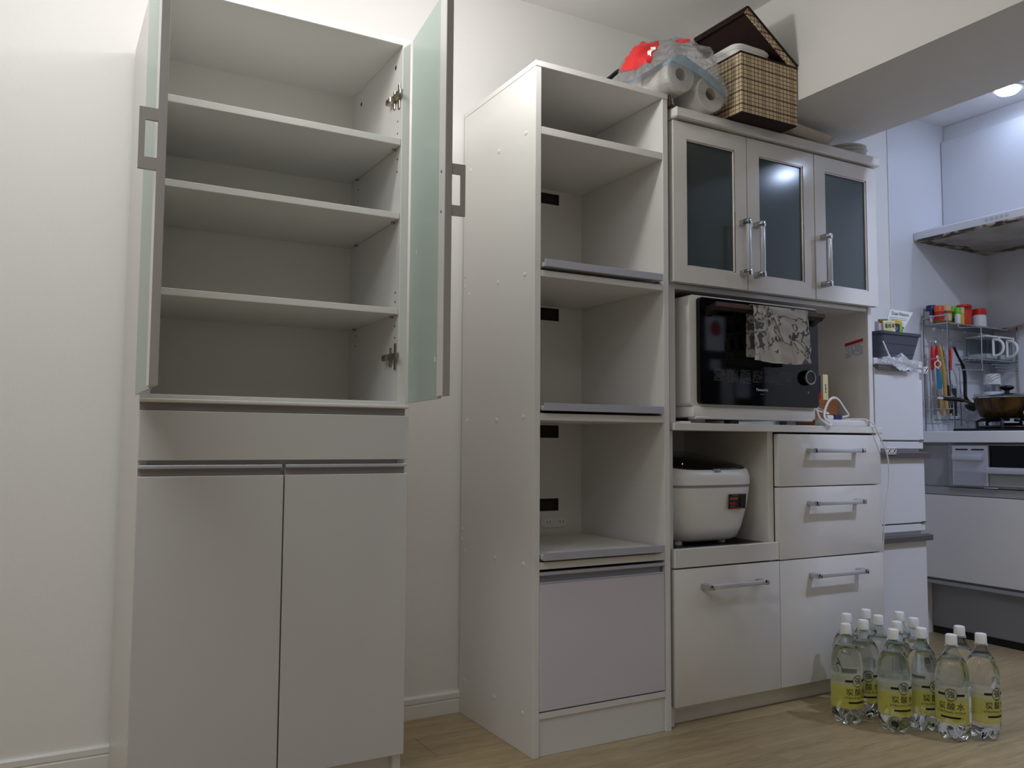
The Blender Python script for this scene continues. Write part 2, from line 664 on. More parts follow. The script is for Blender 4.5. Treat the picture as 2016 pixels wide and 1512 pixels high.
dr = B().box(AX0, AX1, -0.433, -0.415, 0.7486, 0.8508, 0.0012).obj('drawer_front', 'door_white', c1)
for x0, x1 in ((AX0, -0.0685), (-0.0655, AX1)):
    d = B().box(x0, x1, -0.433, -0.415, 0.0739, 0.7161, 0.0012).obj('door', 'door_white', c1)
    B().box(x0 + 0.001, x1 - 0.003, -0.434, -0.4185, 0.7315, 0.7390, 0.0015).obj('grip_rail', 'aluminium', d)
    B().box(x0 + 0.001, x1 - 0.004, -0.420, -0.4135, 0.7150, 0.7330).obj('finger_groove', 'taupe', d)
B().box(AX0 + 0.02, AX1 - 0.02, -0.395, -0.38, 0, 0.073, 0.001).obj('plinth', 'melamine', c1)
B().box(AX0 + 0.02, AX1 - 0.02, -0.405, -0.05, 0.073, 0.088).obj('base_panel', 'melamine', c1)
# holes and fittings on the inner right side
hb = AX1 - 0.0202
for yy, zz, rr_ in ((-0.3664, 1.7188, 0.0055), (-0.1105, 1.7163, 0.0055), (-0.385, 1.5757, 0.0026), (-0.385, 1.5453, 0.0026), (-0.3866, 1.4805, 0.0026), (-0.3866, 1.4494, 0.0026), (-0.0985, 1.4793, 0.0026), (-0.1, 1.4479, 0.0026), (-0.387, 1.150, 0.0026), (-0.387, 1.1275, 0.0026), (-0.387, 1.068, 0.0026), (-0.387, 1.040, 0.0026), (-0.100, 1.075, 0.0026), (-0.100, 1.047, 0.0026)):
    B().cyl((hb + 0.0004, yy, zz), (hb - 0.0002, yy, zz), rr_, 12).obj('pin_hole', 'hole_dark', c1)


def hinge(zc):
    b = B()
    x = hb
    b.box(x - 0.003, x, -0.402, -0.390, zc - 0.032, zc + 0.032, 0.0012)       # mounting plate on the side
    b.box(x - 0.004, x, -0.372, -0.362, zc - 0.024, zc + 0.024, 0.0015)
    b.box(x - 0.011, x - 0.002, -0.404, -0.358, zc - 0.0075, zc + 0.0075, 0.0015)
    b.box(x - 0.016, x - 0.004, -0.372, -0.340, zc - 0.0085, zc + 0.0065, 0.002)
    b.box(x - 0.013, x - 0.004, -0.430, -0.402, zc - 0.007, zc + 0.007, 0.002)
    h = b.obj('hinge', 'nickel', c1)
    B().cyl((x - 0.0165, -0.352, zc), (x - 0.0155, -0.352, zc), 0.003, 10).obj('screw', 'hole_dark', h)


hinge(1.635)
hinge(0.994)


def glass_door(side, hx, hy, ang):
    """side -1: hinged left, +1: hinged right; built closed along local x, then swung open"""
    w, t = 0.288, 0.014
    s = -side
    z0, z1 = 0.886, 1.770
    def X(a, b):
        return (min(s * a, s * b), max(s * a, s * b))
    st = B()
    st.box(*X(w - 0.046, w - 0.002), -t, 0.0, z0, z1, 0.0008)
    d = st.obj('glass_door', 'melamine', c1, local=True)
    d.location = Vector((hx, hy, 0)) - ORG[c1.name]
    d.rotation_euler = (0, 0, rad(ang))
    B().box(*X(0.002, w - 0.040), -0.0095, -0.0045, z0 - 0.004, z1 + 0.003, 0.0006).obj('pane', 'frosted_glass_pale', d, local=True)
    B().box(*X(w - 0.002, w + 0.0015), -t - 0.0005, 0.0005, z0, z1, 0.0005).obj('edge_strip', 'taupe', d, local=True)
    za, zb = 1.2680, 1.3795
    xa, xb = X(w - 0.0065, w - 0.0005)
    o1, o2, o3 = -t - 0.031, -t - 0.021, -t
    h = B().prism([(o3, za), (o1, za), (o1, zb), (o3, zb), (o3, zb - 0.022), (o2, zb - 0.022), (o2, za + 0.022), (o3, za + 0.022)], 'x', xa, xb)
    h.obj('handle', 'taupe', d, local=True)
    for zz in (za + 0.012, zb - 0.012):
        B().lathe([(0.0035, 0.0), (0.0033, 0.001), (0.0018, 0.002)], (s * (w - 0.026), 0, zz), 10, 'y').obj('screw', 'chrome', d, local=True)
    return d


glass_door(-1, AX0 + 0.0005, -0.4145, -90)
gdr = glass_door(1, AX1 - 0.0005, -0.4145, 83.2)
# snowflake decals on the right pane
for sx, sz in ((-0.06, 1.235), (-0.215, 0.968)):
    b = B()
    for k in range(3):
        a = rad(60 * k)
        dx, dz = 0.006 * cos(a), 0.006 * sin(a)
        b.cyl((sx - dx, -0.0043, sz - dz), (sx + dx, -0.0043, sz + dz), 0.0006, 5)
    b.obj('snowflake_decal', 'paper_white', gdr, local=True)

# ================================================================== narrow open appliance shelf unit
BX0, BX1, BF, BZ = 0.5687, 1.0141, -0.4324, 1.800
c2 = thing('open_shelf_unit', 'narrow tall white shelf unit with open bays and slide-out trays', 'shelf unit', ((BX0 + BX1) / 2, -0.22, 0))
bi0, bi1 = BX0 + 0.0180, BX1 - 0.0190
B().box(BX0, bi0, BF, -0.008, 0, 1.7836, 0.001).obj('side_panel', 'melamine', c2)
B().box(bi1, BX1, BF, -0.008, 0, 1.7836, 0.001).obj('side_panel', 'melamine', c2)
B().box(BX0 - 0.0005, BX1 + 0.0005, BF - 0.001, -0.008, 1.7842, BZ, 0.001).obj('top_panel', 'melamine', c2)
for z0, z1 in ((1.6036, 1.6240), (1.2235, 1.2400), (0.8475, 0.8660), (0.4663, 0.4842), (0.0934, 0.1085)):
    B().box(bi0, bi1, BF + 0.001, -0.018, z0, z1, 0.001).obj('shelf', 'melamine', c2)
# back board with cable slots
sx0, sx1 = 0.672, 0.909
slots = [(0.5753, 0.6140), (0.8049, 0.8446), (1.1789, 1.2193), (1.5570, 1.5930)]
bb = B()
bb.box(bi0, sx0, -0.017, -0.013, 0.09, 1.7836)
bb.box(sx1, bi1, -0.017, -0.013, 0.09, 1.7836)
zz = 0.09
for a, b_ in slots:
    bb.box(sx0, sx1, -0.017, -0.013, zz, a)
    zz = b_
bb.box(sx0, sx1, -0.017, -0.013, zz, 1.7836)
bb.obj('back_panel', 'melamine_in', c2)
for a, b_ in slots:
    B().box(sx0 - 0.020, sx1 + 0.020, -0.0030, -0.0010, a - 0.020, b_ + 0.020).obj('slot_shade', 'hole_dark', c2)  # added dark sheets, colour stands in for shade behind the slots
for z0 in (1.2480, 0.8725, 0.4900):
    t = B().box(0.594, 0.982, BF + 0.003, -0.03, z0 + 0.002, z0 + 0.013, 0.001).obj('sliding_tray', 'melamine_in', c2)
    prof = [(BF - 0.0135, z0), (BF + 0.005, z0), (BF + 0.005, z0 + 0.0035), (BF - 0.0085, z0 + 0.0035), (BF - 0.0085, z0 + 0.0195), (BF - 0.0135, z0 + 0.0195)]
    B().prism(prof, 'x', 0.5925, 0.9835, 0.0006).obj('front_lip', 'aluminium', t)
    for xx in (bi0, bi1 - 0.007):
        B().box(xx, xx + 0.007, BF + 0.012, -0.04, z0 - 0.002, z0 + 0.008).obj('slide', 'steel', t)
dB = B().box(bi0 + 0.001, bi1 - 0.002, BF, BF + 0.018, 0.1125, 0.4330, 0.0012).obj('flap_door', 'door_mauve', c2)
B().box(bi0 + 0.001, bi1 - 0.0015, BF - 0.0015, BF + 0.014, 0.4505, 0.4590, 0.0015).obj('grip_rail', 'aluminium', dB)
B().box(bi0 + 0.001, bi1 - 0.0015, BF - 0.0012, BF + 0.004, 0.4300, 0.4340, 0.001).obj('edge_rail', 'aluminium', dB)
B().box(bi0 + 0.001, bi1 - 0.010, BF + 0.010, BF + 0.018, 0.433, 0.4510).obj('finger_groove', 'kitchen_grey', dB)
B().box(bi0, bi1, BF + 0.006, BF + 0.02, 0, 0.0934, 0.001).obj('plinth', 'melamine', c2)
for yy, zz in ((-0.3825, 1.6172), (-0.2307, 1.6132), (-0.0509, 1.6082), (-0.3798, 1.2344), (-0.2301, 1.2369), (-0.0201, 1.29), (-0.0197, 1.2584), (-0.0496, 1.2303), (-0.3764, 0.8569), (-0.2279, 0.8513), (-0.0465, 0.8539), (-0.3795, 0.4755), (-0.2252, 0.4731), (-0.0417, 0.4699), (-0.0175, 0.5325), (-0.0175, 0.5022), (-0.3808, 0.0994), (-0.2253, 0.0976), (-0.041, 0.0985)):
    B().lathe([(0.0068, 0.0), (0.0066, -0.0007), (0.0055, -0.0013)], (BX0, yy, zz), 14, 'x').obj('screw_cap', 'plastic_white', c2)
ob = B().prism(rrect(0.8915, 0.5405, 0.052, 0.0165, 0.0155), 'y', -0.0215, -0.017, 0.0008).obj('power_outlet', 'plastic_white', c2)
for xx in (0.868, 0.916):
    B().box(xx - 0.0115, xx + 0.0115, -0.0225, -0.0213, 0.5315, 0.5495, 0.0006).obj('socket', 'paper_white', ob)
    for dx in (-0.0055, 0.0055):
        B().box(xx + dx - 0.0009, xx + dx + 0.0009, -0.0230, -0.0220, 0.5360, 0.5450).obj('slot', 'hole_dark', ob)
cb = bez([(0.80, -0.0078, 0.62), (0.815, -0.0078, 1.0), (0.828, -0.0078, 1.170), (0.842, -0.0078, 1.203), (0.872, -0.0078, 1.228), (0.93, -0.0078, 1.28)], 6)
tag(B().tube(cb, 0.0028, 6).obj('power_cable', 'black_plastic'), 'black cable hanging behind the cable slot of the narrow shelf unit', 'cable')

# ================================================================== glossy hutch and base cabinet
CX0, CX1 = 1.036, 1.924
hu = thing('hutch_cabinet', 'glossy white hutch with three frosted glass doors above an open microwave bay', 'cabinet', (1.48, -0.22, 0.849))
B().box(1.030, 1.9255, -0.452, -0.012, 1.7330, 1.7640, 0.004).obj('top_panel', 'gloss_white', hu)
B().box(1.0385, 1.0605, -0.405, -0.012, 0.849, 1.7330, 0.0015).obj('side_panel', 'gloss_white', hu)
B().box(1.9035, 1.9245, -0.405, -0.012, 0.849, 1.7330, 0.0015).obj('side_panel', 'gloss_white', hu)
B().box(1.0605, 1.9035, -0.402, -0.018, 1.2400, 1.2560, 0.0015).obj('bottom_panel', 'gloss_white', hu)
B().box(1.0605, 1.9035, -0.020, -0.015, 0.849, 1.7330).obj('back_panel', 'melamine_in', hu)
B().box(1.0605, 1.9035, -0.39, -0.022, 1.4800, 1.4940, 0.001).obj('shelf', 'melamine', hu)
splits = [(1.0335, 1.3204), (1.3246, 1.6168), (1.6210, 1.9210)]
hand = [1.2955, 1.3530, 1.6490]
for (x0, x1), hx in zip(splits, hand):
    z0, z1, yo, yi = 1.2545, 1.7285, -0.434, -0.4105
    fx, zt, zb_ = 0.049, 1.6795, 1.3030
    gx0, gx1 = x0 + fx, x1 - fx + 0.001
    b = B()
    for q in ((x0, gx0, z0, z1), (gx1, x1, z0, z1), (gx0, gx1, z0, zb_), (gx0, gx1, zt, z1)):
        b.box(q[0], q[1], yo, yi, q[2], q[3])
    bmesh.ops.remove_doubles(b.bm, verts=b.bm.verts, dist=1e-5)
    d = b.obj('glass_door', 'gloss_white', hu)
    bd = B()                                                           # moulded bead round the pane
    o_, t_ = 0.004, 0.003
    for q in ((gx0, gx0 + o_, zb_, zt), (gx1 - o_, gx1, zb_, zt), (gx0, gx1, zb_, zb_ + o_), (gx0, gx1, zt - o_, zt)):
        bd.box(q[0], q[1], yo + 0.002, yo + 0.008, q[2], q[3], 0.0012)
    bd.obj('bead', 'gloss_white', d)
    B().box(gx0 - 0.002, gx1 + 0.002, yo + 0.008, yo + 0.012, zb_ - 0.002, zt + 0.002).obj('pane', 'frosted_glass_dark', d)
    hz0, hz1, hy = 1.2935, 1.4655, -0.4665
    hb_ = B().box(hx - 0.0075, hx + 0.0075, hy - 0.0055, hy + 0.0055, hz0 + 0.016, hz1 - 0.016, 0.003, 2).obj('handle', 'satin_bar', d)
    for a, c in ((hz0, hz0 + 0.018), (hz1 - 0.018, hz1)):
        B().box(hx - 0.0082, hx + 0.0082, hy - 0.0062, yo + 0.001, a, c, 0.0022, 2).obj('handle_post', 'chrome', d)
# warning label on the inner right side
wl_ = B().quad((1.9032, -0.3095, 1.1400), (1.9032, -0.3845, 1.1520), (1.9032, -0.3845, 1.0970), (1.9032, -0.3095, 1.0850)).obj('warning_label', 'ink_white', hu)
B().quad((1.9030, -0.3095, 1.1400), (1.9030, -0.3845, 1.1520), (1.9030, -0.3845, 1.1410), (1.9030, -0.3095, 1.1290)).obj('label_header', 'ink_red', wl_)
b = B()
for k in range(8):
    zt = 1.126 - k * 0.0052
    for j in range(9):
        y0 = -0.312 - j * 0.008
        if random.random() < 0.8:
            sh = (-(y0) - 0.3095) * 0.16
            b.quad((1.9030, y0, zt + sh), (1.9030, y0 - 0.0062, zt + sh + 0.001), (1.9030, y0 - 0.0062, zt + sh - 0.0013), (1.9030, y0, zt + sh - 0.0023))
b.obj('label_print', 'ink_grey', wl_)

ba = thing('base_cabinet', 'glossy white base cabinet with drawers, pull-out tray bay and thin worktop', 'cabinet', (1.475, -0.22, 0))
B().box(1.0285, 1.9270, -0.4345, -0.012, 0.8265, 0.8488, 0.002).obj('worktop', 'gloss_white', ba)
B().box(1.0300, 1.0440, -0.410, -0.012, 0, 0.8265, 0.001).obj('side_panel', 'gloss_white', ba)
B().box(1.9030, 1.9180, -0.410, -0.012, 0, 0.8265, 0.001).obj('side_panel', 'gloss_white', ba)
B().box(1.4175, 1.4405, -0.411, -0.02, 0.05, 0.8265, 0.001).obj('divider', 'gloss_white', ba)
B().box(1.044, 1.4175, -0.028, -0.022, 0.05, 0.8265).obj('back_panel', 'melamine_in', ba)
B().box(1.044, 1.903, -0.392, -0.376, 0, 0.058, 0.001).obj('plinth', 'gloss_white', ba)
B().box(1.044, 1.903, -0.405, -0.03, 0.045, 0.0575).obj('base_panel', 'gloss_white', ba)
tr = B().box(1.0455, 1.4165, -0.412, -0.05, 0.476, 0.4900).obj('pull_out_tray', 'black_plastic', ba)
B().box(1.0300, 1.4385, -0.432, -0.412, 0.4395, 0.4930, 0.0018).obj('tray_front', 'gloss_white', tr)
fronts = [('door', 1.0300, 1.4385, 0.0572, 0.4355, (1.124, 1.3566), 0.3838), ('drawer', 1.4410, 1.9185, 0.6592, 0.8210, (1.5626, 1.797), 0.7703), ('drawer', 1.4410, 1.9185, 0.4375, 0.6566, (1.5614, 1.7955), 0.6066), ('drawer', 1.4410, 1.9185, 0.0572, 0.4345, (1.5649, 1.7994), 0.3846)]
for nm, x0, x1, z0, z1, (h0, h1), hz in fronts:
    d = B().box(x0, x1, -0.432, -0.4125, z0, z1, 0.0022, 2).obj(nm, 'gloss_white', ba)
    hy = -0.4645
    B().box(h0 + 0.016, h1 - 0.016, hy - 0.0055, hy + 0.0055, hz - 0.0065, hz + 0.0065, 0.003, 2).obj('handle', 'satin_bar', d)
    for a, c in ((h0, h0 + 0.019), (h1 - 0.019, h1)):
        B().box(a, c, hy - 0.0062, -0.431, hz - 0.0072, hz + 0.0072, 0.0022, 2).obj('handle_post', 'chrome', d)


# dishes behind the frosted panes
def bowl_stack(x, y, z, r, n, h, nm, label, m='plastic_white'):
    b = B()
    for k in range(n):
        zz = z + k * h * 0.35
        b.lathe([(r * 0.45, zz), (r * 0.5, zz + 0.002), (r, zz + h), (r * 0.96, zz + h), (r * 0.45, zz + 0.006)], (x, y, 0), 20)
    return tag(b.obj(nm, m), label, 'bowl' if 'bowl' in nm else 'dish')


bowl_stack(1.165, -0.315, 1.256, 0.062, 1, 0.055, 'bowl', 'pale bowl behind the frosted pane nearest the narrow shelf unit')
bowl_stack(1.46, -0.300, 1.494, 0.080, 1, 0.050, 'bowl', 'wide pale bowl on the hutch shelf behind the middle frosted pane')
bowl_stack(1.455, -0.300, 1.256, 0.085, 1, 0.030, 'serving_dish', 'flat pale dish low behind the middle frosted pane')
bowl_stack(1.76, -0.310, 1.256, 0.075, 1, 0.080, 'bowl', 'deep pale bowl behind the frosted pane nearest the kitchen')
bowl_stack(1.20, -0.320, 1.494, 0.060, 1, 0.060, 'teacup', 'pale cup on the hutch shelf behind the pane nearest the shelf unit', 'tan')

# ================================================================== microwave and its towel
mo = thing('microwave_oven', 'white microwave oven with glossy black front and brown bar handle', 'microwave', (1.36, -0.24, 0.849))
ring0 = rrect(1.3625, 1.0605, 0.2675, 0.1625, 0.012)
B().prism(ring0, 'y', -0.426, -0.075, 0.0).obj('body', 'plastic_white', mo)
dm = B().prism(rrect(1.3680, 1.0600, 0.2470, 0.1560, 0.010), 'y', -0.441, -0.424, 0.0015).obj('door', 'black_gloss', mo)
B().box(1.104, 1.612, -0.430, -0.09, 0.8660, 0.8990, 0.006, 2).obj('base_drawer', 'plastic_white', mo)
B().box(1.112, 1.596, -0.433, -0.40, 0.8610, 0.8690, 0.002).obj('drip_tray', 'bin_white', mo)
for xx in (1.16, 1.54):
    for yy in (-0.38, -0.13):
        B().box(xx - 0.02, xx + 0.02, yy - 0.015, yy + 0.015, 0.8488, 0.867).obj('foot', 'bin_white', mo)
hx0, hx1 = 1.1410, 1.5940
hd = B().prism([(-0.470, 1.1735), (-0.470, 1.1925), (-0.486, 1.1965), (-0.486, 1.183), (-0.478, 1.1750)], 'x', hx0 + 0.001, hx1 - 0.001, 0.0008).obj('handle', 'black_plastic', mo)
for xa, xb in ((hx0 + 0.001, hx0 + 0.026), (hx1 - 0.026, hx1 - 0.001)):
    B().prism([(-0.440, 1.1600), (-0.440, 1.1900), (-0.472, 1.1922), (-0.472, 1.1738)], 'x', xa, xb, 0.0008).obj('bracket', 'black_plastic', hd)
B().box(hx0, hx1, -0.4905, -0.486, 1.1835, 1.1972, 0.001).obj('front_strip', 'brown_wood', hd)
kn = B().lathe([(0.0245, -0.441), (0.024, -0.452), (0.021, -0.456), (0.019, -0.456)], (1.5600, 0, 0.9975), 28, 'y').obj('knob', 'black_gloss', mo)
B().lathe([(0.0215, -0.4545), (0.0225, -0.458), (0.0205, -0.4605), (0.0188, -0.4595), (0.0186, -0.455)], (1.5600, 0, 0.9975), 32, 'y', False, False).obj('knob_ring', 'aluminium', kn)


def flat_text(body, size, c, nm, m, parent, axis='y', off=0.0):
    me = text(body, size)
    def f(co):
        return Vector((c[0] + co.x, c[1], c[2] + co.y))
    return B().mesh(me, f).obj(nm, m, parent)


flat_text('Panasonic', 0.0125, (1.3672, -0.4415, 0.9530), 'maker_lettering', 'ink_white', mo)
B().box(1.358, 1.3765, -0.4415, -0.4411, 0.9385, 0.9405).obj('model_mark', 'ink_grey', mo)
b = B()
for cxx, nr in ((1.1745, 9), (1.2270, 10), (1.2790, 10), (1.3290, 9), (1.3800, 9), (1.4250, 10), (1.4640, 8)):
    for k in range(nr):
        zz = 1.0085 - k * 0.0042
        xx = cxx
        while xx < cxx + (0.040 if cxx < 1.4 else 0.030):
            w = 0.0012 + random.random() * 0.0022
            if random.random() < 0.85:
                b.quad((xx, -0.4413, zz), (xx + w, -0.4413, zz), (xx + w, -0.4413, zz + 0.0017), (xx, -0.4413, zz + 0.0017))
            xx += w + 0.0013
mp_ = b.obj('menu_print', 'ink_grey', mo)
b = B()
for k in range(5):
    x = 1.520 + k * 0.015
    b.quad((x, -0.4413, 1.028), (x + 0.006, -0.4413, 1.028), (x + 0.006, -0.4413, 1.030), (x, -0.4413, 1.030))
b.obj('button_print', 'ink_grey', mo, kind='stuff')
B().lathe([(0.0045, -0.4412), (0.0045, -0.4414)], (1.5675, 0, 0.9515), 14, 'y').obj('button', 'ink_grey', mo)

tw = B()
TX0, TX1 = 1.2800, 1.5090


def towel(u, v):
    # v 0 = bottom of the front fall, .62 = over the bar, 1 = bottom of the back fall
    x = TX0 + (TX1 - TX0) * u
    if v < 0.60:
        t = v / 0.60
        z = 1.0345 + (1.1965 - 1.0345) * t - 0.006 * sin(u * 3.0) * (1 - t)
        fall = 1 - t
        yv = -0.4960 - 0.004 * fall - 0.0050 * fall * sin(u * 15 + 0.6) - 0.003 * sin(u * 31 + t * 5) * fall ** 0.5 - 0.0016 * sin(t * 23 + u * 9)
        x += 0.004 * sin(t * 21 + 1.0) * (1 if u > 0.5 else -0.4) * abs(u - 0.5) * 2 * fall
        x += (0.004 if u > 0.5 else -0.004) * fall * abs(u - 0.5) * 2
    elif v < 0.72:
        t = (v - 0.60) / 0.12
        yv = -0.4960 + 0.0290 * t
        z = 1.1965 + 0.0045 * sin(PI * min(1.0, t * 1.1 + 0.02)) ** 0.6
    else:
        t = (v - 0.72) / 0.28
        x = x - 0.002 * t
        z = 1.1965 - 0.150 * t
        yv = -0.4670 + 0.0015 * t + 0.0012 * sin(u * 12) * t
    return (x, yv, z)


for_t = tw.grid(towel, 60, 90, 0.0012)
tag(tw.obj('hand_towel', 'printed_towel', None, 60), 'off-white tea towel with grey map print draped over the microwave handle', 'towel')

# boxes, cable and power strip beside the microwave
sb = thing('small_box', 'small yellow carton standing beside the microwave on a brown box', 'box', (1.815, -0.28, 0.9415))
B().box(1.8010, 1.8260, -0.300, -0.215, 0.9415, 1.0290, 0.0006).obj('carton', 'cream', sb)
b = B()
for k, w_ in enumerate((0.004, 0.003, 0.005, 0.003, 0.004)):
    b.box(1.8105, 1.8105 + w_ * 1.4, -0.3006, -0.3000, 0.966 + k * 0.0062, 0.970 + k * 0.0062)
b.obj('print', 'ink_black', sb, kind='stuff')
sb2 = thing('slim_box', 'dark blue slim carton with a red foot wedged beside the microwave', 'box', (1.786, -0.27, 0.9415))
B().box(1.7720, 1.8000, -0.290, -0.21, 0.9660, 1.0265, 0.0006).obj('carton', 'navy', sb2)
B().box(1.7720, 1.8000, -0.290, -0.21, 0.9415, 0.9660, 0.0004).obj('carton_foot', 'ink_red', sb2)
bx_ = thing('brown_box', 'low brown box lying behind the power cord by the microwave', 'box', (1.80, -0.26, 0.849))
B().box(1.745, 1.860, -0.310, -0.18, 0.8490, 0.9410, 0.001).obj('carton', 'spice_brown', bx_)
B().box(1.744, 1.861, -0.311, -0.179, 0.925, 0.9415, 0.001).obj('lid', 'spice_brown', bx_)
ps = thing('power_strip', 'white power strip lying on the worktop beside the microwave', 'power strip', (1.77, -0.405, 0.849))
B().box(1.660, 1.8680, -0.425, -0.385, 0.8490, 0.8700, 0.004, 2).obj('housing', 'plastic_white', ps)
for k in range(3):
    for dx in (0, 0.008):
        B().box(1.72 + k * 0.045 + dx, 1.722 + k * 0.045 + dx, -0.410, -0.400, 0.8698, 0.8704).obj('slot', 'hole_dark', ps)
pg = thing('plug', 'dark plug lying on the white power strip', 'plug', (1.745, -0.40, 0.8705))
B().box(1.690, 1.722, -0.409, -0.392, 0.8705, 0.8845, 0.003).obj('plug_tail', 'plastic_white', pg)
B().box(1.722, 1.760, -0.411, -0.390, 0.8705, 0.8870, 0.004).obj('plug_body', 'navy', pg)
c_pts = [(1.640, -0.35, 0.905), (1.675, -0.365, 0.912), (1.712, -0.39, 0.894), (1.690, -0.405, 0.8905), (1.650, -0.41, 0.897), (1.630, -0.42, 0.899), (1.632, -0.43, 0.872), (1.655, -0.442, 0.8525), (1.672, -0.440, 0.856), (1.655, -0.43, 0.872), (1.665, -0.42, 0.895), (1.690, -0.415, 0.928), (1.715, -0.412, 0.941), (1.742, -0.41, 0.937), (1.772, -0.41, 0.908), (1.790, -0.41, 0.886), (1.765, -0.405, 0.879)]
tag(B().tube(bez(c_pts, 7), 0.0042, 8, flat=0.55).obj('extension_cable', 'plastic_white', None, 60), 'flat white power cord looped beside the microwave on the worktop', 'cord')
c2p = [(1.668, -0.3862, 0.8732), (1.72, -0.3862, 0.8732), (1.775, -0.3870, 0.8732), (1.800, -0.398, 0.8732), (1.832, -0.4165, 0.8734), (1.856, -0.4285, 0.8715), (1.876, -0.4400, 0.8560), (1.890, -0.446, 0.826), (1.914, -0.448, 0.785), (1.933, -0.448, 0.742), (1.938, -0.446, 0.675), (1.928, -0.441, 0.60), (1.922, -0.437, 0.54), (1.9240, -0.43, 0.47), (1.9235, -0.42, 0.34), (1.9235, -0.41, 0.15), (1.924, -0.40, 0.004)]
tag(B().tube(bez(c2p, 7), 0.0024, 8).obj('thin_cord', 'plastic_white', None, 60), 'thin white cord hanging over the worktop edge beside the slim waste bin', 'cord')
tag(B().box(1.0640, 1.100, -0.425, -0.30, 0.8490, 0.8535, 0.0015).obj('folded_paper', 'paper_white'), 'folded white paper tucked under the microwave edge', 'paper')

# ================================================================== rice cooker
rc = thing('rice_cooker', 'white rice cooker with a black top panel on the pull-out tray', 'rice cooker', (1.222, -0.245, 0.490))


def sq_ring(cx, cy, z, hx, hy, e=4.4, n=64, tilt=0.0):
    out = []
    for i in range(n):
        a = 2 * PI * i / n
        c_, s_ = cos(a), sin(a)
        x = hx * math.copysign(abs(c_) ** (2 / e), c_)
        yv = hy * math.copysign(abs(s_) ** (2 / e), s_)
        out.append((cx + x, cy + yv, z + tilt * yv))
    return out


cx_, cy_ = 1.232, -0.240
B().rings([sq_ring(cx_, cy_, z, hx, hy) for z, hx, hy in ((0.498, 0.105, 0.105), (0.500, 0.118, 0.118), (0.508, 0.130, 0.130), (0.54, 0.142, 0.141), (0.60, 0.156, 0.153), (0.655, 0.164, 0.160), (0.660, 0.164, 0.160))]).obj('body', 'plastic_white', rc, 50)
B().rings([sq_ring(cx_, cy_, z, 0.1645, 0.1605) for z in (0.6595, 0.668)]).obj('seam_band', 'kitchen_grey', rc, 50)
ld = B().rings([sq_ring(cx_, cy_, z, hx, hy, 4.4, 64, t) for z, hx, hy, t in ((0.6675, 0.166, 0.162, 0), (0.696, 0.166, 0.162, 0.06), (0.728, 0.161, 0.157, 0.13), (0.735, 0.155, 0.151, 0.155))]).obj('lid', 'plastic_white', rc, 50)
B().rings([sq_ring(cx_, cy_, z, hx, hy, 4.4, 64, t) for z, hx, hy, t in ((0.733, 0.154, 0.150, 0.155), (0.740, 0.152, 0.148, 0.158), (0.746, 0.120, 0.116, 0.16))]).obj('top_panel', 'black_gloss', ld, 50)
B().lathe([(0.0016, 0), (0.0012, 0.0008)], (1.135, -0.345, 0.7295), 8).obj('pilot_light', 'orange_glow', ld)
B().prism([(-0.4005, 0.7060), (-0.398, 0.7150), (-0.386, 0.7160), (-0.386, 0.7060)], 'x', 1.21, 1.235, 0.0005).obj('latch', 'chrome', ld)
for xx in (1.13, 1.30):
    for yy in (-0.33, -0.15):
        B().cyl((xx, yy, 0.490), (xx, yy, 0.500), 0.012, 12).obj('foot', 'bin_white', rc)
# sticker
sk = B().quad((1.2630, -0.4025, 0.6390), (1.3390, -0.3985, 0.6390), (1.3370, -0.3955, 0.5950), (1.2630, -0.4000, 0.5950)).obj('sticker', 'sticker_dark', rc)


def sq(x0, x1, z0, z1, m, nm):
    def yy(x):
        return -0.4028 + (x - 1.263) * 0.05
    B().quad((x0, yy(x0), z1), (x1, yy(x1), z1), (x1, yy(x1) + 0.0008, z0), (x0, yy(x0) + 0.0008, z0)).obj(nm, m, sk)


sq(1.2665, 1.291, 0.6085, 0.6145, 'ink_red', 'sticker_print')
sq(1.2665, 1.320, 0.5965, 0.5995, 'ink_red', 'sticker_print')
sq(1.268, 1.302, 0.6225, 0.6295, 'spice_brown', 'sticker_print')
sq(1.281, 1.302, 0.6335, 0.6365, 'ink_grey', 'sticker_print')
sq(1.268, 1.290, 0.6020, 0.6050, 'ink_grey', 'sticker_print')
sq(1.312, 1.334, 0.6000, 0.6250, 'black_plastic', 'sticker_print')

# ================================================================== things on top of the cabinets
# plaid storage box with its lid propped open
px0, px1, py0, py1, pz0, pz1 = 1.2300, 1.4640, -0.5085, -0.2760, 1.7645, 1.9480
pb = thing('storage_box', 'plaid fabric storage box with dark brown base and lid standing open', 'storage box', ((px0 + px1) / 2, (py0 + py1) / 2, pz0))
t = 0.004
b = B()
b.box(px0, px1, py0, py0 + t, pz0 + 0.004, pz1, 0.001)
b.box(px0, px1, py1 - t, py1, pz0 + 0.004, pz1, 0.001)
b.box(px0, px0 + t, py0 + t, py1 - t, pz0 + 0.004, pz1, 0.001)
b.box(px1 - t, px1, py0 + t, py1 - t, pz0 + 0.004, pz1, 0.001)
b.obj('walls', 'plaid_fabric', pb)
B().box(px0 + 0.001, px1 - 0.001, py0 + 0.001, py1 - 0.001, pz0, pz0 + 0.006, 0.002).obj('base', 'brown_trim', pb)
b = B()
q = 0.003
for a in ((px0 - q / 2, px1 + q / 2, py0 - q / 2, py0 + t + q / 2), (px0 - q / 2, px1 + q / 2, py1 - t - q / 2, py1 + q / 2), (px0 - q / 2, px0 + t + q / 2, py0, py1), (px1 - t - q / 2, px1 + q / 2, py0, py1)):
    b.box(a[0], a[1], a[2], a[3], pz1 - 0.002, pz1 + 0.0045, 0.001)
b.obj('rim_piping', 'brown_trim', pb)
la = rad(33.5)
LW, LR = 0.246, 0.020
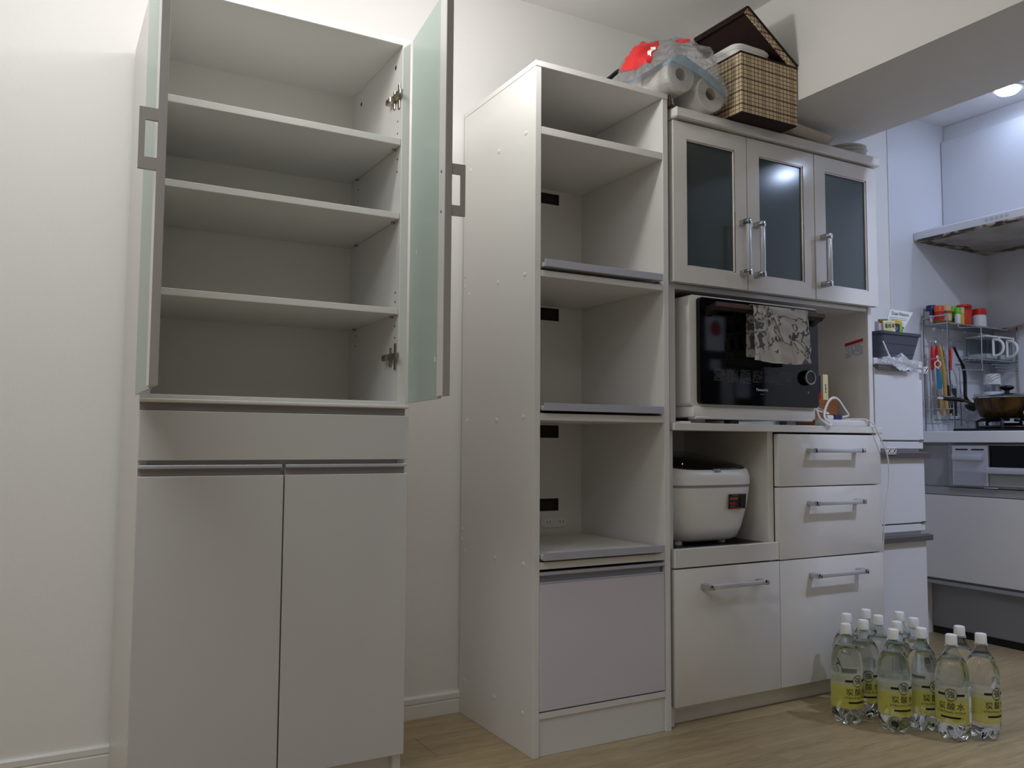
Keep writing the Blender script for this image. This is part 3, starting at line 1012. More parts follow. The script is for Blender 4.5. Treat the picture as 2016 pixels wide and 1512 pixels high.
LM = Matrix(((-cos(la), 0, sin(la), px1 - 0.001), (0, 1, 0, 0), (sin(la), 0, cos(la), pz1 + 0.006), (0, 0, 0, 1)))
lp = B().box(0, LW, py0 - 0.003, py1 + 0.003, 0, 0.004, 0.001).rot(LM).obj('lid', 'brown_trim', pb)
b = B()
b.box(0.004, LW - 0.002, py0 - 0.001, py0 + 0.003, -LR, 0.0)
b.rot(LM).obj('lid_skirt', 'plaid_fabric', lp)
B().box(0.004, LW - 0.002, py1 - 0.003, py1 + 0.001, -LR, 0.0).rot(LM).obj('lid_skirt', 'plaid_fabric', lp)
b = B()
b.box(0.006, LW - 0.007, py0 + 0.0032, py0 + 0.0045, -LR + 0.001, 0.0)
b.box(0.006, LW - 0.007, py1 - 0.0045, py1 - 0.0032, -LR + 0.001, 0.0)
b.box(LW - 0.006, LW - 0.002, py0, py1, -0.010, 0.0)
b.rot(LM).obj('lid_lining', 'brown_trim', lp)
b = B()
for yy in (py0 - 0.001, py1 + 0.001):
    b.tube([(0.0, yy, 0.003), (LW, yy, 0.003)], 0.0042, 6)
b.tube([(LW, py0, 0.003), (LW, py1, 0.003)], 0.0042, 6)
b.rot(LM).obj('lid_piping', 'brown_trim', lp)
wc = thing('white_container', 'white plastic container poking out of the plaid storage box', 'container', (1.31, -0.39, 1.771))
B().rings([[(p[0], p[1], z) for p in rrect(1.3105, -0.395, hx, hy, 0.03)] for z, hx, hy in ((1.771, 0.060, 0.076), (1.78, 0.066, 0.084), (1.985, 0.0720, 0.090), (1.993, 0.0690, 0.086), (1.996, 0.061, 0.078))]).obj('tub', 'plastic_white', wc, 40)
B().rings([[(p[0], p[1], z) for p in rrect(1.3105, -0.395, hx, hy, 0.03)] for z, hx, hy in ((1.974, 0.0725, 0.0905), (1.982, 0.0745, 0.0930), (1.986, 0.0730, 0.0910))], True, True).obj('rim', 'plastic_white', wc, 40)


# toilet rolls in a clear bag
def roll(name):
    r_, ri, L = 0.052, 0.019, 0.112
    o = B()
    o.rings([[(q[0] * cos(2 * PI * i / 36), q[1], q[0] * sin(2 * PI * i / 36)) for i in range(36)] for q in ((ri, 0.001), (r_ - 0.003, 0.0), (r_, 0.003), (r_, L - 0.003), (r_ - 0.003, L), (ri, L - 0.001))], closed=True)
    e = thing(name, 'white toilet roll in the clear wrapping on top of the cabinets', 'toilet roll', (0, 0, 0), 'toilet rolls in the clear bag')
    o.obj('paper', 'paper_white', e, 40, local=True)
    B().rings([[(q[0] * cos(2 * PI * i / 24), q[1], q[0] * sin(2 * PI * i / 24)) for i in range(24)] for q in ((ri, 0.002), (ri, L - 0.002), (ri - 0.0012, L - 0.002), (ri - 0.0012, 0.002))], closed=True).obj('cardboard_core', 'kraft_core', e, 40, local=True)
    return e


rl = roll('toilet_roll')
spots = [(1.039, -0.462, 1.8545), (1.039, -0.348, 1.8545), (1.1475, -0.468, 1.8165), (1.1475, -0.354, 1.8165)]
for i, p in enumerate(spots):
    o = rl if i == 0 else copy_tree(rl)
    o['label'] = ['higher toilet roll with open end showing, leaning on the narrow shelf unit', 'toilet roll hidden right behind the higher one on the shelf unit edge', 'lower toilet roll with open end showing beside the plaid box', 'toilet roll right behind the lower one beside the plaid box'][i]
    o.location = p
    o.rotation_euler = (0, rad(37 * i), 0)
# film wrapper of the roll pack
hull = []
for k in range(40):
    a = 2 * PI * k / 40
    d = Vector((cos(a), 0, sin(a)))
    best = max((Vector((p[0], 0, p[2])) + d * 0.0535 for p in (spots[0], spots[2])), key=lambda v: v.dot(d))
    hull.append(best)
wp = thing('toilet_roll_wrapper', 'clear film wrapper with a blue band around the toilet rolls', 'wrapper', (1.09, -0.35, 1.80))


def wrap_rings(lo, hi, ext=0.0):
    rs = []
    for yv, sc in ((-0.4722, 0.80), (-0.4716, 0.95), (-0.4700, 1.002), (-0.40, 1.008), (-0.35, 1.004), (-0.29, 1.008), (-0.234, 1.004), (-0.229, 0.95)):
        cc = Vector((1.093, 0, 1.8355))
        rs.append([tuple(Vector((0, yv, 0)) + cc + (h - cc) * (sc * (1 + ext))) for h in hull[lo:hi]])
    return rs


def strip_rings(b, rs):
    n = len(rs[0])
    for k in range(len(rs) - 1):
        b.grid(lambda u, v, k=k: tuple(Vector(rs[k][round(u * (n - 1))]).lerp(Vector(rs[k + 1][round(u * (n - 1))]), v)), n - 1, 1)
    bmesh.ops.remove_doubles(b.bm, verts=b.bm.verts, dist=1e-5)
    return b


B().rings(wrap_rings(0, 40)).obj('film', 'roll_wrap', wp, 60)
strip_rings(B(), wrap_rings(0, 19, 0.012)).obj('blue_band', 'blue_wrap', wp, 60)
b = B()
hp_ = [hull[k] for k in range(0, 19)]
low = [Vector((hp_[0].x - 0.006, 0, hp_[0].z + 0.004)), Vector((1.10, 0, 1.862)), Vector((hp_[-1].x + 0.010, 0, hp_[-1].z + 0.012))]
top_ = hp_
n_ = len(top_)
def lowpt(t_):
    return low[0].lerp(low[1], t_ * 2) if t_ < 0.5 else low[1].lerp(low[2], t_ * 2 - 1)
b.grid(lambda u, v: tuple(Vector((0, -0.4738 + 0.002 * v ** 3, 0)) + lowpt(u).lerp(top_[min(n_ - 1, round(u * (n_ - 1)))], v * 0.99)), n_ - 1, 5)
b.obj('blue_end', 'blue_wrap', wp, 60)


# big crumpled clear bag over the pack
def crumple(p, s, amp, seed=0.0):
    """folds from a sum of crossing waves"""
    x, y_, z = p
    def w(a, b_, c, k, ph):
        return sin(s * k * (a * x + b_ * y_ + c * z) + ph + seed)
    def ridge(t_):
        return 1 - 2 * abs(t_)
    d = Vector((w(1.1, .7, -.5, 1, 0) + .6 * ridge(w(-.6, 1.2, .9, 2.1, 1)) + .4 * ridge(w(.9, -.4, 1.3, 4.3, 2)),
                w(.6, -1.0, .8, 1, 3) + .6 * ridge(w(1.2, .5, -.8, 2.3, 4)) + .4 * ridge(w(-.7, 1.1, .6, 4.1, 5)),
                w(-.8, .6, 1.1, 1, 6) + .6 * ridge(w(.7, -1.1, .6, 1.9, 7)) + .4 * ridge(w(1.2, .8, -.9, 4.7, 8))))
    return Vector(p) + d * amp * 0.5


PACK = [(spots[0][0], spots[0][2]), (spots[2][0], spots[2][2])]
EXITS = [(cos(rad(a)), sin(rad(a))) for a in range(0, 360, 6)]
PC = Vector((1.093, -0.352, 1.832))


def clear_of_pack(p, m=0.0065):
    """move a point of the bag outwards until it lies outside the wrapped rolls"""
    d = p - PC
    L = d.length
    if L < 1e-6:
        return p
    d /= L
    t_ = 9.0
    for dx, dz in EXITS:
        k = d.x * dx + d.z * dz
        if k > 1e-4:
            h_ = max(c[0] * dx + c[1] * dz for c in PACK) + 0.0550 + m
            t_ = min(t_, (h_ - PC.x * dx - PC.z * dz) / k)
    if abs(d.y) > 1e-4:
        t_ = min(t_, ((0.1240 + m) / abs(d.y)))
    return PC + d * max(L, t_)


def bag_pt(u, v):
    th = 2 * PI * u
    ph = -0.16 * PI + (0.66 * PI) * v
    cx0, cy0, cz0 = 1.072, -0.362, 1.862
    x = cx0 + 0.172 * cos(ph) * cos(th)
    yv = cy0 + 0.136 * cos(ph) * sin(th)
    z = cz0 + 0.142 * sin(ph) * (1.0 if ph > 0 else 0.9)
    z += 0.028 * max(0, (x - 1.05)) / 0.17 * max(0, sin(ph))
    p = crumple((x, yv, z), 13.0, 0.022, 3.1)
    floor_z = 1.8035 if p.x < 1.020 else 1.7685
    p.z = max(p.z, floor_z)
    p.x = min(p.x, 1.2275) if p.z < 1.955 else p.x
    p = clear_of_pack(p)
    p.z = max(p.z, 1.8035 if p.x < 1.020 else 1.7655)
    return tuple(p)


bg = thing('plastic_bag', 'crumpled clear plastic bag with red print over the toilet rolls', 'plastic bag', (1.075, -0.385, 1.80))
b = B().grid(bag_pt, 120, 50)
bmesh.ops.remove_doubles(b.bm, verts=b.bm.verts, dist=1e-4)
b.obj('film', 'clear_bag', bg, 180)


def bag_patch(u0, u1, v0, v1, push=0.003, nu=14, nv=10):
    cc = Vector((1.075, -0.385, 1.87))
    def f(u, v):
        p = Vector(bag_pt(u0 + (u1 - u0) * u, v0 + (v1 - v0) * v))
        return tuple(p + (p - cc).normalized() * push)
    return B().grid(f, nu, nv)


bag_patch(0.47, 0.62, 0.30, 0.72).obj('red_print', 'red_print', bg, 180)
bag_patch(0.60, 0.615, 0.40, 0.58, 0.005, 3, 8).obj('white_print', 'paper_white', bg, 180)
bag_patch(0.70, 0.755, 0.62, 0.74, 0.003, 8, 4).obj('red_print', 'red_print', bg, 180)
fo = thing('brown_packet', 'brown packet with white print squeezed beside the toilet rolls', 'packet', (1.024, -0.44, 1.765))
B().box(1.0160, 1.0310, -0.440, -0.30, 1.7645, 1.7980, 0.002).obj('pouch', 'spice_dark', fo)
b = B()
for k in range(6):
    b.quad((1.020 + 0.0006 * k, -0.4406, 1.798 - k * 0.005), (1.026 + 0.001 * k, -0.4406, 1.797 - k * 0.005), (1.026 + 0.001 * k, -0.4406, 1.795 - k * 0.005), (1.020 + 0.0006 * k, -0.4406, 1.796 - k * 0.005))
b.obj('print', 'ink_white', fo)

# frying pan lying on the narrow unit, its handle curving up
fp = thing('frying_pan', 'black frying pan on top of the narrow shelf unit, handle curving upward', 'pan', (0.78, -0.14, 1.80))
B().lathe([(0.072, 1.8005), (0.090, 1.803), (0.105, 1.826), (0.108, 1.828), (0.104, 1.827), (0.087, 1.806), (0.0, 1.806)], (0.745, -0.135, 0), 32, cap0=True, cap1=False).obj('bowl', 'black_plastic', fp, 40)
hp = bez([(0.835, -0.160, 1.822), (0.885, -0.170, 1.855), (0.935, -0.180, 1.900), (0.9827, -0.188, 1.9325), (1.021, -0.188, 1.966), (1.070, -0.186, 1.986)], 6)
B().tube(hp, [0.006] * 6 + [0.010] * (len(hp) - 12) + [0.0085] * 6, 10, flat=0.7).obj('handle', 'black_plastic', fp, 60)

# tray and plates at the end of the hutch top
ty = thing('serving_tray', 'beige tray lying on a dark flat box on the hutch beside the plaid box', 'tray', (1.63, -0.33, 1.785))
TM = Matrix.Translation((1.6230, -0.345, 1.7846)) @ Matrix.Rotation(rad(4.0), 4, 'Y')
b = B()
b.rings([[(p[0], p[1], z) for p in rrect(0, 0, hx, hy, 0.028)] for z, hx, hy in ((0.0, 0.092, 0.064), (0.004, 0.100, 0.072), (0.022, 0.110, 0.082), (0.027, 0.115, 0.087), (0.0295, 0.113, 0.085), (0.008, 0.097, 0.069))])
b.rot(TM).obj('dish', 'beige_tray', ty, 40)
mt = thing('dark_box', 'dark flat box lying under the beige tray on the hutch', 'box', (1.61, -0.35, 1.764))
B().box(1.530, 1.690, -0.415, -0.280, 1.7642, 1.7795, 0.001).obj('tray_base', 'brown_trim', mt)
B().box(1.529, 1.691, -0.416, -0.279, 1.7735, 1.7800, 0.001).obj('lid', 'brown_trim', mt)
for k, (zz, dx) in enumerate(((1.7645, 0.0), (1.7775, 0.006), (1.7890, 0.002))):
    pl = tag(B().lathe([(0.040, zz), (0.046, zz + 0.001), (0.070, zz + 0.009), (0.072, zz + 0.0105), (0.069, zz + 0.0105), (0.044, zz + 0.004), (0.0, zz + 0.004)], (1.838 + dx, -0.375, 0), 32, cap1=False).obj('plate', 'plastic_white', None, 40), ['bottom', 'middle', 'topmost'][k] + ' white plate of the small stack on the hutch end', 'plate', 'plates stacked on the hutch')

# ================================================================== slim waste bin and what stands on it
bn = thing('waste_bin', 'slim white three-tier waste bin with dark grey flap handles', 'waste bin', (2.06, -0.2, 0))
nx0, nx1, nf = 1.9300, 2.1890, -0.405
B().box(nx0, nx1, -0.385, -0.012, 0.0, 1.0840, 0.003).obj('body', 'bin_white', bn)
B().box(nx0 - 0.001, nx1 + 0.001, -0.407, -0.010, 1.0600, 1.0850, 0.004, 2).obj('top', 'bin_white', bn)
for z0, z1 in ((0.8050, 1.0560), (0.5200, 0.7560), (0.030, 0.4700)):
    d = B().box(nx0 + 0.001, nx1 - 0.002, nf, -0.384, z0, z1, 0.002).obj('flap', 'bin_white', bn)
    hz = z1
    B().prism([(nf + 0.002, hz - 0.004), (nf - 0.016, hz - 0.012), (nf - 0.018, hz + 0.006), (nf + 0.002, hz + 0.010)], 'x', nx0 + 0.002, nx1 + 0.012 if z1 < 1 else nx1 - 0.085, 0.0008).obj('grip', 'bin_grey', d)
    if z0 > 0.1:
        B().box(nx0 + 0.001, nx1 - 0.001, nf + 0.003, -0.384, z0 - 0.030, z0 - 0.0045, 0.002).obj('flap_sill', 'bin_white', d)
        B().box(nx1 - 0.024, nx1 - 0.004, nf - 0.0008, nf + 0.006, z0 - 0.0030, z0 + 0.0035).obj('notch', 'bin_grey', d)
B().box(nx1, nx1 + 0.007, -0.395, -0.08, 0.02, 0.455, 0.001).obj('side_trim', 'bin_white', bn)
for xx, zz in ((1.9705, 0.7685), (1.9965, 0.7685), (2.1805, 1.0520)):
    l_ = B().box(xx - 0.0115, xx + 0.0115, nf - 0.0215, nf - 0.0175, zz - 0.0120, zz + 0.0120, 0.001).obj('clip', 'cap_white', bn)
    for (a, c) in ((-1, 1), (1, 1), (-1, -1), (1, -1)):
        B().box(xx + a * 0.0062 - 0.0025, xx + a * 0.0062 + 0.0025, nf - 0.0221, nf - 0.0212, zz + c * 0.0068 - 0.0022, zz + c * 0.0068 + 0.0022).obj('clip_mark', 'bin_grey', l_)
    B().cyl((xx - 0.003, nf - 0.0217, zz - 0.003), (xx + 0.003, nf - 0.0217, zz + 0.003), 0.0022, 6).obj('clip_mark', 'ink_black', l_)


def bagtop(u, v):
    x = 1.945 + 0.214 * u
    if v < 0.45:
        t_ = v / 0.45
        p = (x, -0.33 - 0.082 * t_, 1.0885 + 0.004 * (1 - t_))
    else:
        t_ = (v - 0.45) / 0.55
        drop = 0.022 + 0.030 * sin(PI * min(1, u * 1.1)) * (0.3 + 0.7 * u)
        p = (x, -0.412 - 0.014 * t_, 1.0885 - drop * t_)
    q = crumple(p, 28.0, 0.008, 8.0)
    q.z = max(q.z, 1.0868) if v < 0.42 else q.z
    q.y = min(q.y, -0.4265) if v > 0.62 else q.y
    if q.z < 1.0872:
        q.y = min(q.y, -0.4100)
    q.z += 0.020 * math.exp(-((u - 0.66) / 0.07) ** 2) * (1 - abs(v - 0.42) * 2 if abs(v - 0.42) < 0.5 else 0)
    return tuple(q)


tag(B().grid(bagtop, 50, 24).obj('bin_liner', 'bin_bag', None, 180), 'crinkled clear liner bag poking out of the slim waste bin top', 'plastic bag')

bk = thing('basket', 'dark grey plastic basket full of packets standing on the slim waste bin', 'basket', (2.165, -0.245, 1.085))


def bring(z, hx, hy):
    return [(p[0], p[1], z) for p in rrect(2.165, -0.245, hx, hy, 0.016, 4)]


B().rings([bring(1.0865, 0.088, 0.080), bring(1.180, 0.110, 0.098), bring(1.184, 0.110, 0.098), bring(1.184, 0.115, 0.103), bring(1.194, 0.116, 0.104), bring(1.194, 0.112, 0.100), bring(1.184, 0.106, 0.094), bring(1.0900, 0.084, 0.076)]).obj('tub', 'basket_grey', bk, 40)
for k in range(1, 3):
    zz = 1.0865 + 0.0325 * k
    f_ = (zz - 1.0865) / 0.0935
    B().rings([bring(zz - 0.0012, 0.088 + 0.022 * f_, 0.080 + 0.018 * f_), bring(zz, 0.0892 + 0.022 * f_, 0.0812 + 0.018 * f_), bring(zz + 0.0012, 0.088 + 0.022 * f_, 0.080 + 0.018 * f_)], False, False).obj('rib', 'basket_grey', bk)
tag(B().cyl((2.020, -0.375, 1.1500), (2.060, -0.375, 1.0885), 0.0025, 8).obj('white_stick', 'plastic_white'), 'thin white stick leaning against the dark grey basket', 'stick')
ORGP = []


def packet(name, label, x0, x1, z0, z1, y0, dep, m, lean=0.0, slant=0.0):
    e = thing(name, label, 'packet' if 'pouch' in name or 'packet' in name else 'box', ((x0 + x1) / 2 + 0.031, y0 + 0.024, z0 + 0.004))
    M = Matrix.Translation(((x0 + x1) / 2 + 0.031, y0 + 0.024, z0 + 0.004)) @ Matrix.Rotation(slant, 4, 'Y') @ Matrix.Rotation(lean, 4, 'X') @ Matrix.Translation((-(x0 + x1) / 2, -y0, -z0))
    B().box(x0, x1, y0, y0 + dep, z0, z1, 0.001).rot(M).obj('pack', m, e)
    return e, M


def qd(e, M, x0, x1, z0, z1, y0, m, nm):
    B().box(x0, x1, y0 - 0.0006, y0 + 0.0005, z0, z1).rot(M).obj(nm, m, e)


def lines(e, M, x0, x1, z0, z1, y0, n, m):
    b_ = B()
    for k in range(n):
        zz = z1 - (z1 - z0) * (k + 0.5) / n
        x = x0
        while x < x1 - 0.002:
            w = 0.003 + random.random() * 0.006
            b_.box(x, min(x + w, x1), y0 - 0.0006, y0 + 0.0003, zz, zz + 0.0013)
            x += w + 0.0015
    b_.rot(M).obj('print', m, e)


def tx(e, M, body, size, x, z, y0, m, nm='lettering'):
    me = text(body, size)
    b_ = B().mesh(me, lambda c: Vector((x + c.x, y0 - 0.0010, z + c.y)))
    b_.rot(M).obj(nm, m, e)


e, M = packet('medicine_box', 'white carton with red top edge in the dark grey basket', 2.062, 2.118, 1.100, 1.232, -0.330, 0.020, 'ink_white')
qd(e, M, 2.062, 2.118, 1.224, 1.232, -0.330, 'ink_red', 'red_edge')
lines(e, M, 2.064, 2.110, 1.195, 1.220, -0.330, 5, 'ink_grey')
e, M = packet('herbal_box', 'pale yellow carton with Japanese lettering in the dark grey basket', 2.086, 2.150, 1.105, 1.236, -0.3385, 0.007, 'cream', 0.0, rad(-5))
tx(e, M, '葛根湯', 0.0185, 2.118, 1.2150, -0.3385, 'ink_black')
lines(e, M, 2.096, 2.140, 1.226, 1.231, -0.3385, 1, 'ink_grey')
lines(e, M, 2.094, 2.130, 1.188, 1.204, -0.3385, 3, 'ink_grey')
e, M = packet('snack_packet', 'violet packet with yellow top and side in the dark grey basket', 2.152, 2.200, 1.100, 1.244, -0.318, 0.014, 'violet', 0.0, rad(3))
qd(e, M, 2.152, 2.200, 1.231, 1.244, -0.318, 'yellow', 'yellow_top')
qd(e, M, 2.187, 2.200, 1.105, 1.231, -0.318, 'green', 'side_band')
tx(e, M, 'ソ', 0.018, 2.168, 1.212, -0.318, 'ink_white')
e, M = packet('leafy_packet', 'white packet with green and red print beside the violet packet', 2.204, 2.228, 1.150, 1.240, -0.308, 0.010, 'ink_white', 0.0, rad(6))
qd(e, M, 2.206, 2.218, 1.205, 1.216, -0.308, 'ink_green', 'green_print')
qd(e, M, 2.217, 2.226, 1.192, 1.201, -0.308, 'ink_red', 'red_print')
qd(e, M, 2.214, 2.224, 1.218, 1.224, -0.308, 'ink_red', 'red_print')
e = thing('supplement_pouch', 'white foil pouch with green lettering rising out of the dark grey basket', 'packet', (2.23, -0.263, 1.12))
M = Matrix.Identity(4)
B().prism([(2.200, 1.115), (2.240, 1.115), (2.266, 1.200), (2.345, 1.291), (2.212, 1.2935), (2.190, 1.247), (2.190, 1.195)], 'y', -0.266, -0.260, 0.0008).obj('pack', 'paper_white', e)
tx(e, M, 'Dear-Natura', 0.0190, 2.268, 1.2790, -0.266, 'ink_green')
lines(e, M, 2.206, 2.305, 1.2530, 1.2660, -0.266, 2, 'ink_grey')
qd(e, M, 2.200, 2.214, 1.2430, 1.2505, -0.266, 'ink_red', 'red_print')
qd(e, M, 2.218, 2.234, 1.2430, 1.2505, -0.266, 'ink_red', 'red_print')
e, M = packet('green_packet', 'green packet edge behind the pale yellow carton', 2.115, 2.165, 1.100, 1.247, -0.300, 0.008, 'leaf_green', 0.0, rad(-4))

# ================================================================== kitchen run
KX = 2.72
kc = thing('kitchen_base_cabinet', 'kitchen base unit with a wide pale door and dark grey toe kick', 'kitchen cabinet', (3.0, -0.7, 0))
B().box(KX + 0.02, XR - 0.004, -1.50, -0.006, 0.222, 0.80).obj('carcass', 'kitchen_grey', kc)
B().box(KX, KX + 0.02, -0.750, -0.004, 0.2430, 0.5840, 0.001).obj('door', 'kitchen_front', kc)
B().box(KX, KX + 0.02, -1.50, -0.753, 0.2430, 0.79, 0.001).obj('door', 'kitchen_front', kc)
B().box(KX + 0.002, KX + 0.02, -0.750, -0.004, 0.5865, 0.6180, 0.001).obj('rail', 'kitchen_grey', kc)
B().box(KX + 0.004, KX + 0.02, -1.50, -0.004, 0.2180, 0.2330, 0.001).obj('lower_rail', 'kitchen_grey', kc)
B().box(KX + 0.015, KX + 0.022, -0.1450, -0.004, 0.6200, 0.7900, 0.001).obj('filler_panel', 'kitchen_grey', kc)
kw = tag(B().box(2.700, XR - 0.004, -1.52, -0.004, 0.8000, 0.8460, 0.003).obj('kitchen_worktop', 'kitchen_white'), 'white kitchen worktop carrying the hob and the wire rack', 'worktop')
tk = thing('toe_kick', 'dark grey toe kick with black foot strip under the kitchen unit', 'toe kick', (2.78, -0.7, 0))
B().box(KX + 0.080, KX + 0.088, -1.50, -0.004, 0.0290, 0.2215, 0.0005).obj('board', 'kitchen_grey', tk)
B().box(KX + 0.078, KX + 0.090, -1.50, -0.004, 0.0, 0.0290, 0.001).obj('foot_strip', 'ink_black', tk)
# grill drawer of the built-in cooker
gr = thing('gas_cooker', 'built-in gas cooker with black hob plate and grey grill front', 'cooker', (2.9, -0.45, 0.62))
gf = B().box(KX - 0.004, KX + 0.016, -0.7450, -0.1480, 0.6220, 0.7930, 0.002).obj('grill_front', 'kitchen_grey', gr)
B().box(KX - 0.012, KX - 0.003, -0.3160, -0.1680, 0.6290, 0.7880, 0.002).obj('control_panel', 'aluminium', gr)
B().box(KX - 0.034, KX - 0.011, -0.3010, -0.1790, 0.7290, 0.7530, 0.004, 2).obj('ignition_lever', 'aluminium', gr)
for y0, y1 in ((-0.236, -0.184), (-0.302, -0.250)):
    B().box(KX - 0.0128, KX - 0.0115, y0, y1, 0.7690, 0.7750).obj('slider_slot', 'ink_black', gr)
B().box(KX - 0.0145, KX - 0.011, -0.306, -0.175, 0.6340, 0.6830, 0.002).obj('clear_cover', 'clear_plastic', gr)
B().box(KX - 0.010, KX - 0.003, -0.640, -0.3220, 0.7050, 0.7880, 0.001).obj('grill_window', 'black_gloss', gr)
B().box(KX - 0.030, KX - 0.003, -0.640, -0.3190, 0.6790, 0.7040, 0.004, 2).obj('grill_handle', 'aluminium', gr)
B().box(KX - 0.010, KX - 0.003, -0.640, -0.3190, 0.6300, 0.6780, 0.001).obj('grill_lower', 'kitchen_grey', gr)
B().box(KX - 0.008, KX + 0.0, -0.350, -0.296, 0.6205, 0.6245).obj('tab', 'aluminium', gr)
B().box(2.738, 3.220, -0.7600, -0.1560, 0.8462, 0.8570, 0.004, 2).obj('hob_plate', 'black_gloss', gr)


def grate(cx, cy):
    e_ = B()
    for k in range(6):
        a = rad(60 * k + 15)
        d = Vector((cos(a), sin(a), 0))
        p = [Vector((cx, cy, 0)) + d * 0.125 + Vector((0, 0, 0.857)), Vector((cx, cy, 0)) + d * 0.128 + Vector((0, 0, 0.885)), Vector((cx, cy, 0)) + d * 0.110 + Vector((0, 0, 0.8925)), Vector((cx, cy, 0)) + d * 0.045 + Vector((0, 0, 0.8925))]
        e_.tube(p, 0.0062, 6)
    e_.tube([(cx + 0.122 * cos(2 * PI * k / 28), cy + 0.122 * sin(2 * PI * k / 28), 0.8625) for k in range(28)], 0.0055, 6, True)
    e_.obj('grate', 'black_plastic', gr, 60)
    B().lathe([(0.050, 0.857), (0.050, 0.866), (0.040, 0.874), (0.034, 0.880), (0.010, 0.880)], (cx, cy, 0), 24).obj('burner', 'steel', gr, 40)


PNX, PNY = 2.895, -0.3080
grate(PNX, PNY)
grate(2.895, -0.60)

# pan with glass lid
sp_ = thing('saute_pan', 'stained brown pan with a steel-rimmed glass lid on the hob', 'pan', (PNX, PNY, 0.90))
B().lathe([(0.0, 0.9000), (0.098, 0.9000), (0.112, 0.906), (0.130, 0.950), (0.134, 0.975), (0.136, 0.977), (0.131, 0.976), (0.109, 0.910), (0.0, 0.904)], (PNX, PNY, 0), 44, cap0=False, cap1=False).obj('bowl', 'burnt_pan', sp_, 50)
B().tube([(PNX + 0.1345 * cos(2 * PI * k / 44), PNY + 0.1345 * sin(2 * PI * k / 44), 0.9815) for k in range(44)], 0.0042, 6, True).obj('lid_rim', 'chrome', sp_)
lg = B().lathe([(0.131, 0.981), (0.115, 0.987), (0.080, 0.9955), (0.040, 1.0005), (0.006, 1.002), (0.006, 0.9995), (0.040, 0.998), (0.080, 0.993), (0.115, 0.9845), (0.130, 0.979)], (PNX, PNY, 0), 44, cap0=False, cap1=False).obj('glass_lid', 'glass_lid', sp_, 60)
B().lathe([(0.010, 1.000), (0.009, 1.012), (0.022, 1.017), (0.027, 1.024), (0.024, 1.030), (0.008, 1.033)], (PNX - 0.01, PNY + 0.01, 0), 24).obj('lid_knob', 'black_plastic', lg, 40)
hdir = Vector((2.662 - 2.800, -0.1545 + 0.208, 0))
hp0 = Vector((2.793, -0.2140, 0.955))
ng = bez([(2.795, -0.2130, 0.955), (2.775, -0.2030, 0.965), (2.748, -0.1900, 0.9735)], 5)
B().tube(ng, [0.007] * len(ng), 10, flat=0.7).obj('handle_neck', 'gold', sp_)
B().tube([(2.755, -0.1930, 0.9715), (2.735, -0.1835, 0.9755), (2.700, -0.1690, 0.9770), (2.672, -0.1570, 0.9790)], [0.0095, 0.0105, 0.0098, 0.0090], 12, flat=0.85).obj('handle', 'black_plastic', sp_)
B().tube([(2.674, -0.1575, 0.9785), (2.664, -0.1535, 0.9795), (2.653, -0.1485, 0.9800)], [0.0092, 0.0085, 0.0040], 12, flat=0.7).obj('handle_tip', 'aluminium', sp_)
cp = thing('milk_pan', 'small pan with a cream handle standing on the near burner', 'pan', (2.895, -0.60, 0.895))
B().lathe([(0.0, 0.8995), (0.070, 0.8995), (0.080, 0.904), (0.084, 0.968), (0.086, 0.970), (0.081, 0.968), (0.077, 0.906), (0.0, 0.903)], (2.895, -0.60, 0), 32, cap0=False, cap1=False).obj('bowl', 'cream', cp, 50)
B().tube(bez([(2.815, -0.575, 0.940), (2.790, -0.53, 0.935), (2.750, -0.475, 0.922), (2.728, -0.4520, 0.912)], 5), 0.010, 12, flat=0.8).obj('handle', 'cream', cp)

# range hood and the cupboard over it
rh = thing('range_hood', 'white range hood with small round buttons over the hob', 'range hood', (3.0, -0.4, 1.665))
b = B()
b.prism([(2.7340, 1.6720), (2.7340, 1.7030), (2.940, 1.7650), (3.268, 1.7650), (3.268, 1.6780)], 'y', -0.760, -0.004, 0.0015)
b.obj('canopy', 'kitchen_white', rh)
B().box(2.7345, 3.265, -0.758, -0.006, 1.6660, 1.6725, 0.0005).obj('underside', 'hood_foil', rh)


def sheet(u, v):
    x = 2.775 + 0.43 * u
    yv = -0.055 - 0.66 * v
    z = 1.6655 - 0.014 * sin(PI * u) * sin(PI * min(1, v * 1.2)) - 0.0012 * sin(u * 20 + v * 17)
    return (x, yv + 0.01 * sin(u * 9), z)


B().grid(sheet, 24, 24, 0.001).obj('filter_sheet', 'hood_filter_sheet', rh, 60)
for k in range(5):
    yy = -0.3265 - 0.0205 * k
    B().tube([(2.7336, yy + 0.0060 * cos(2 * PI * q / 20), 1.6880 + 0.0060 * sin(2 * PI * q / 20)) for q in range(20)], 0.00055, 6, True).obj('button', 'kitchen_grey', rh)
    B().lathe([(0.0018, 2.7338), (0.0018, 2.7331)], (0, yy, 1.6880), 8, 'x').obj('button_mark', 'kitchen_grey', rh)
hc = thing('hood_cupboard', 'plain white cupboard box rising from the range hood to the ceiling', 'cupboard', (3.1, -0.4, 1.765))
B().box(2.9420, XR - 0.004, -0.760, -0.006, 1.7655, 2.1440, 0.0015).obj('door', 'kitchen_white', hc)
B().box(2.9650, XR - 0.004, -0.760, -0.004, 2.1440, ZC - 0.001).obj('filler', 'kitchen_white', hc)


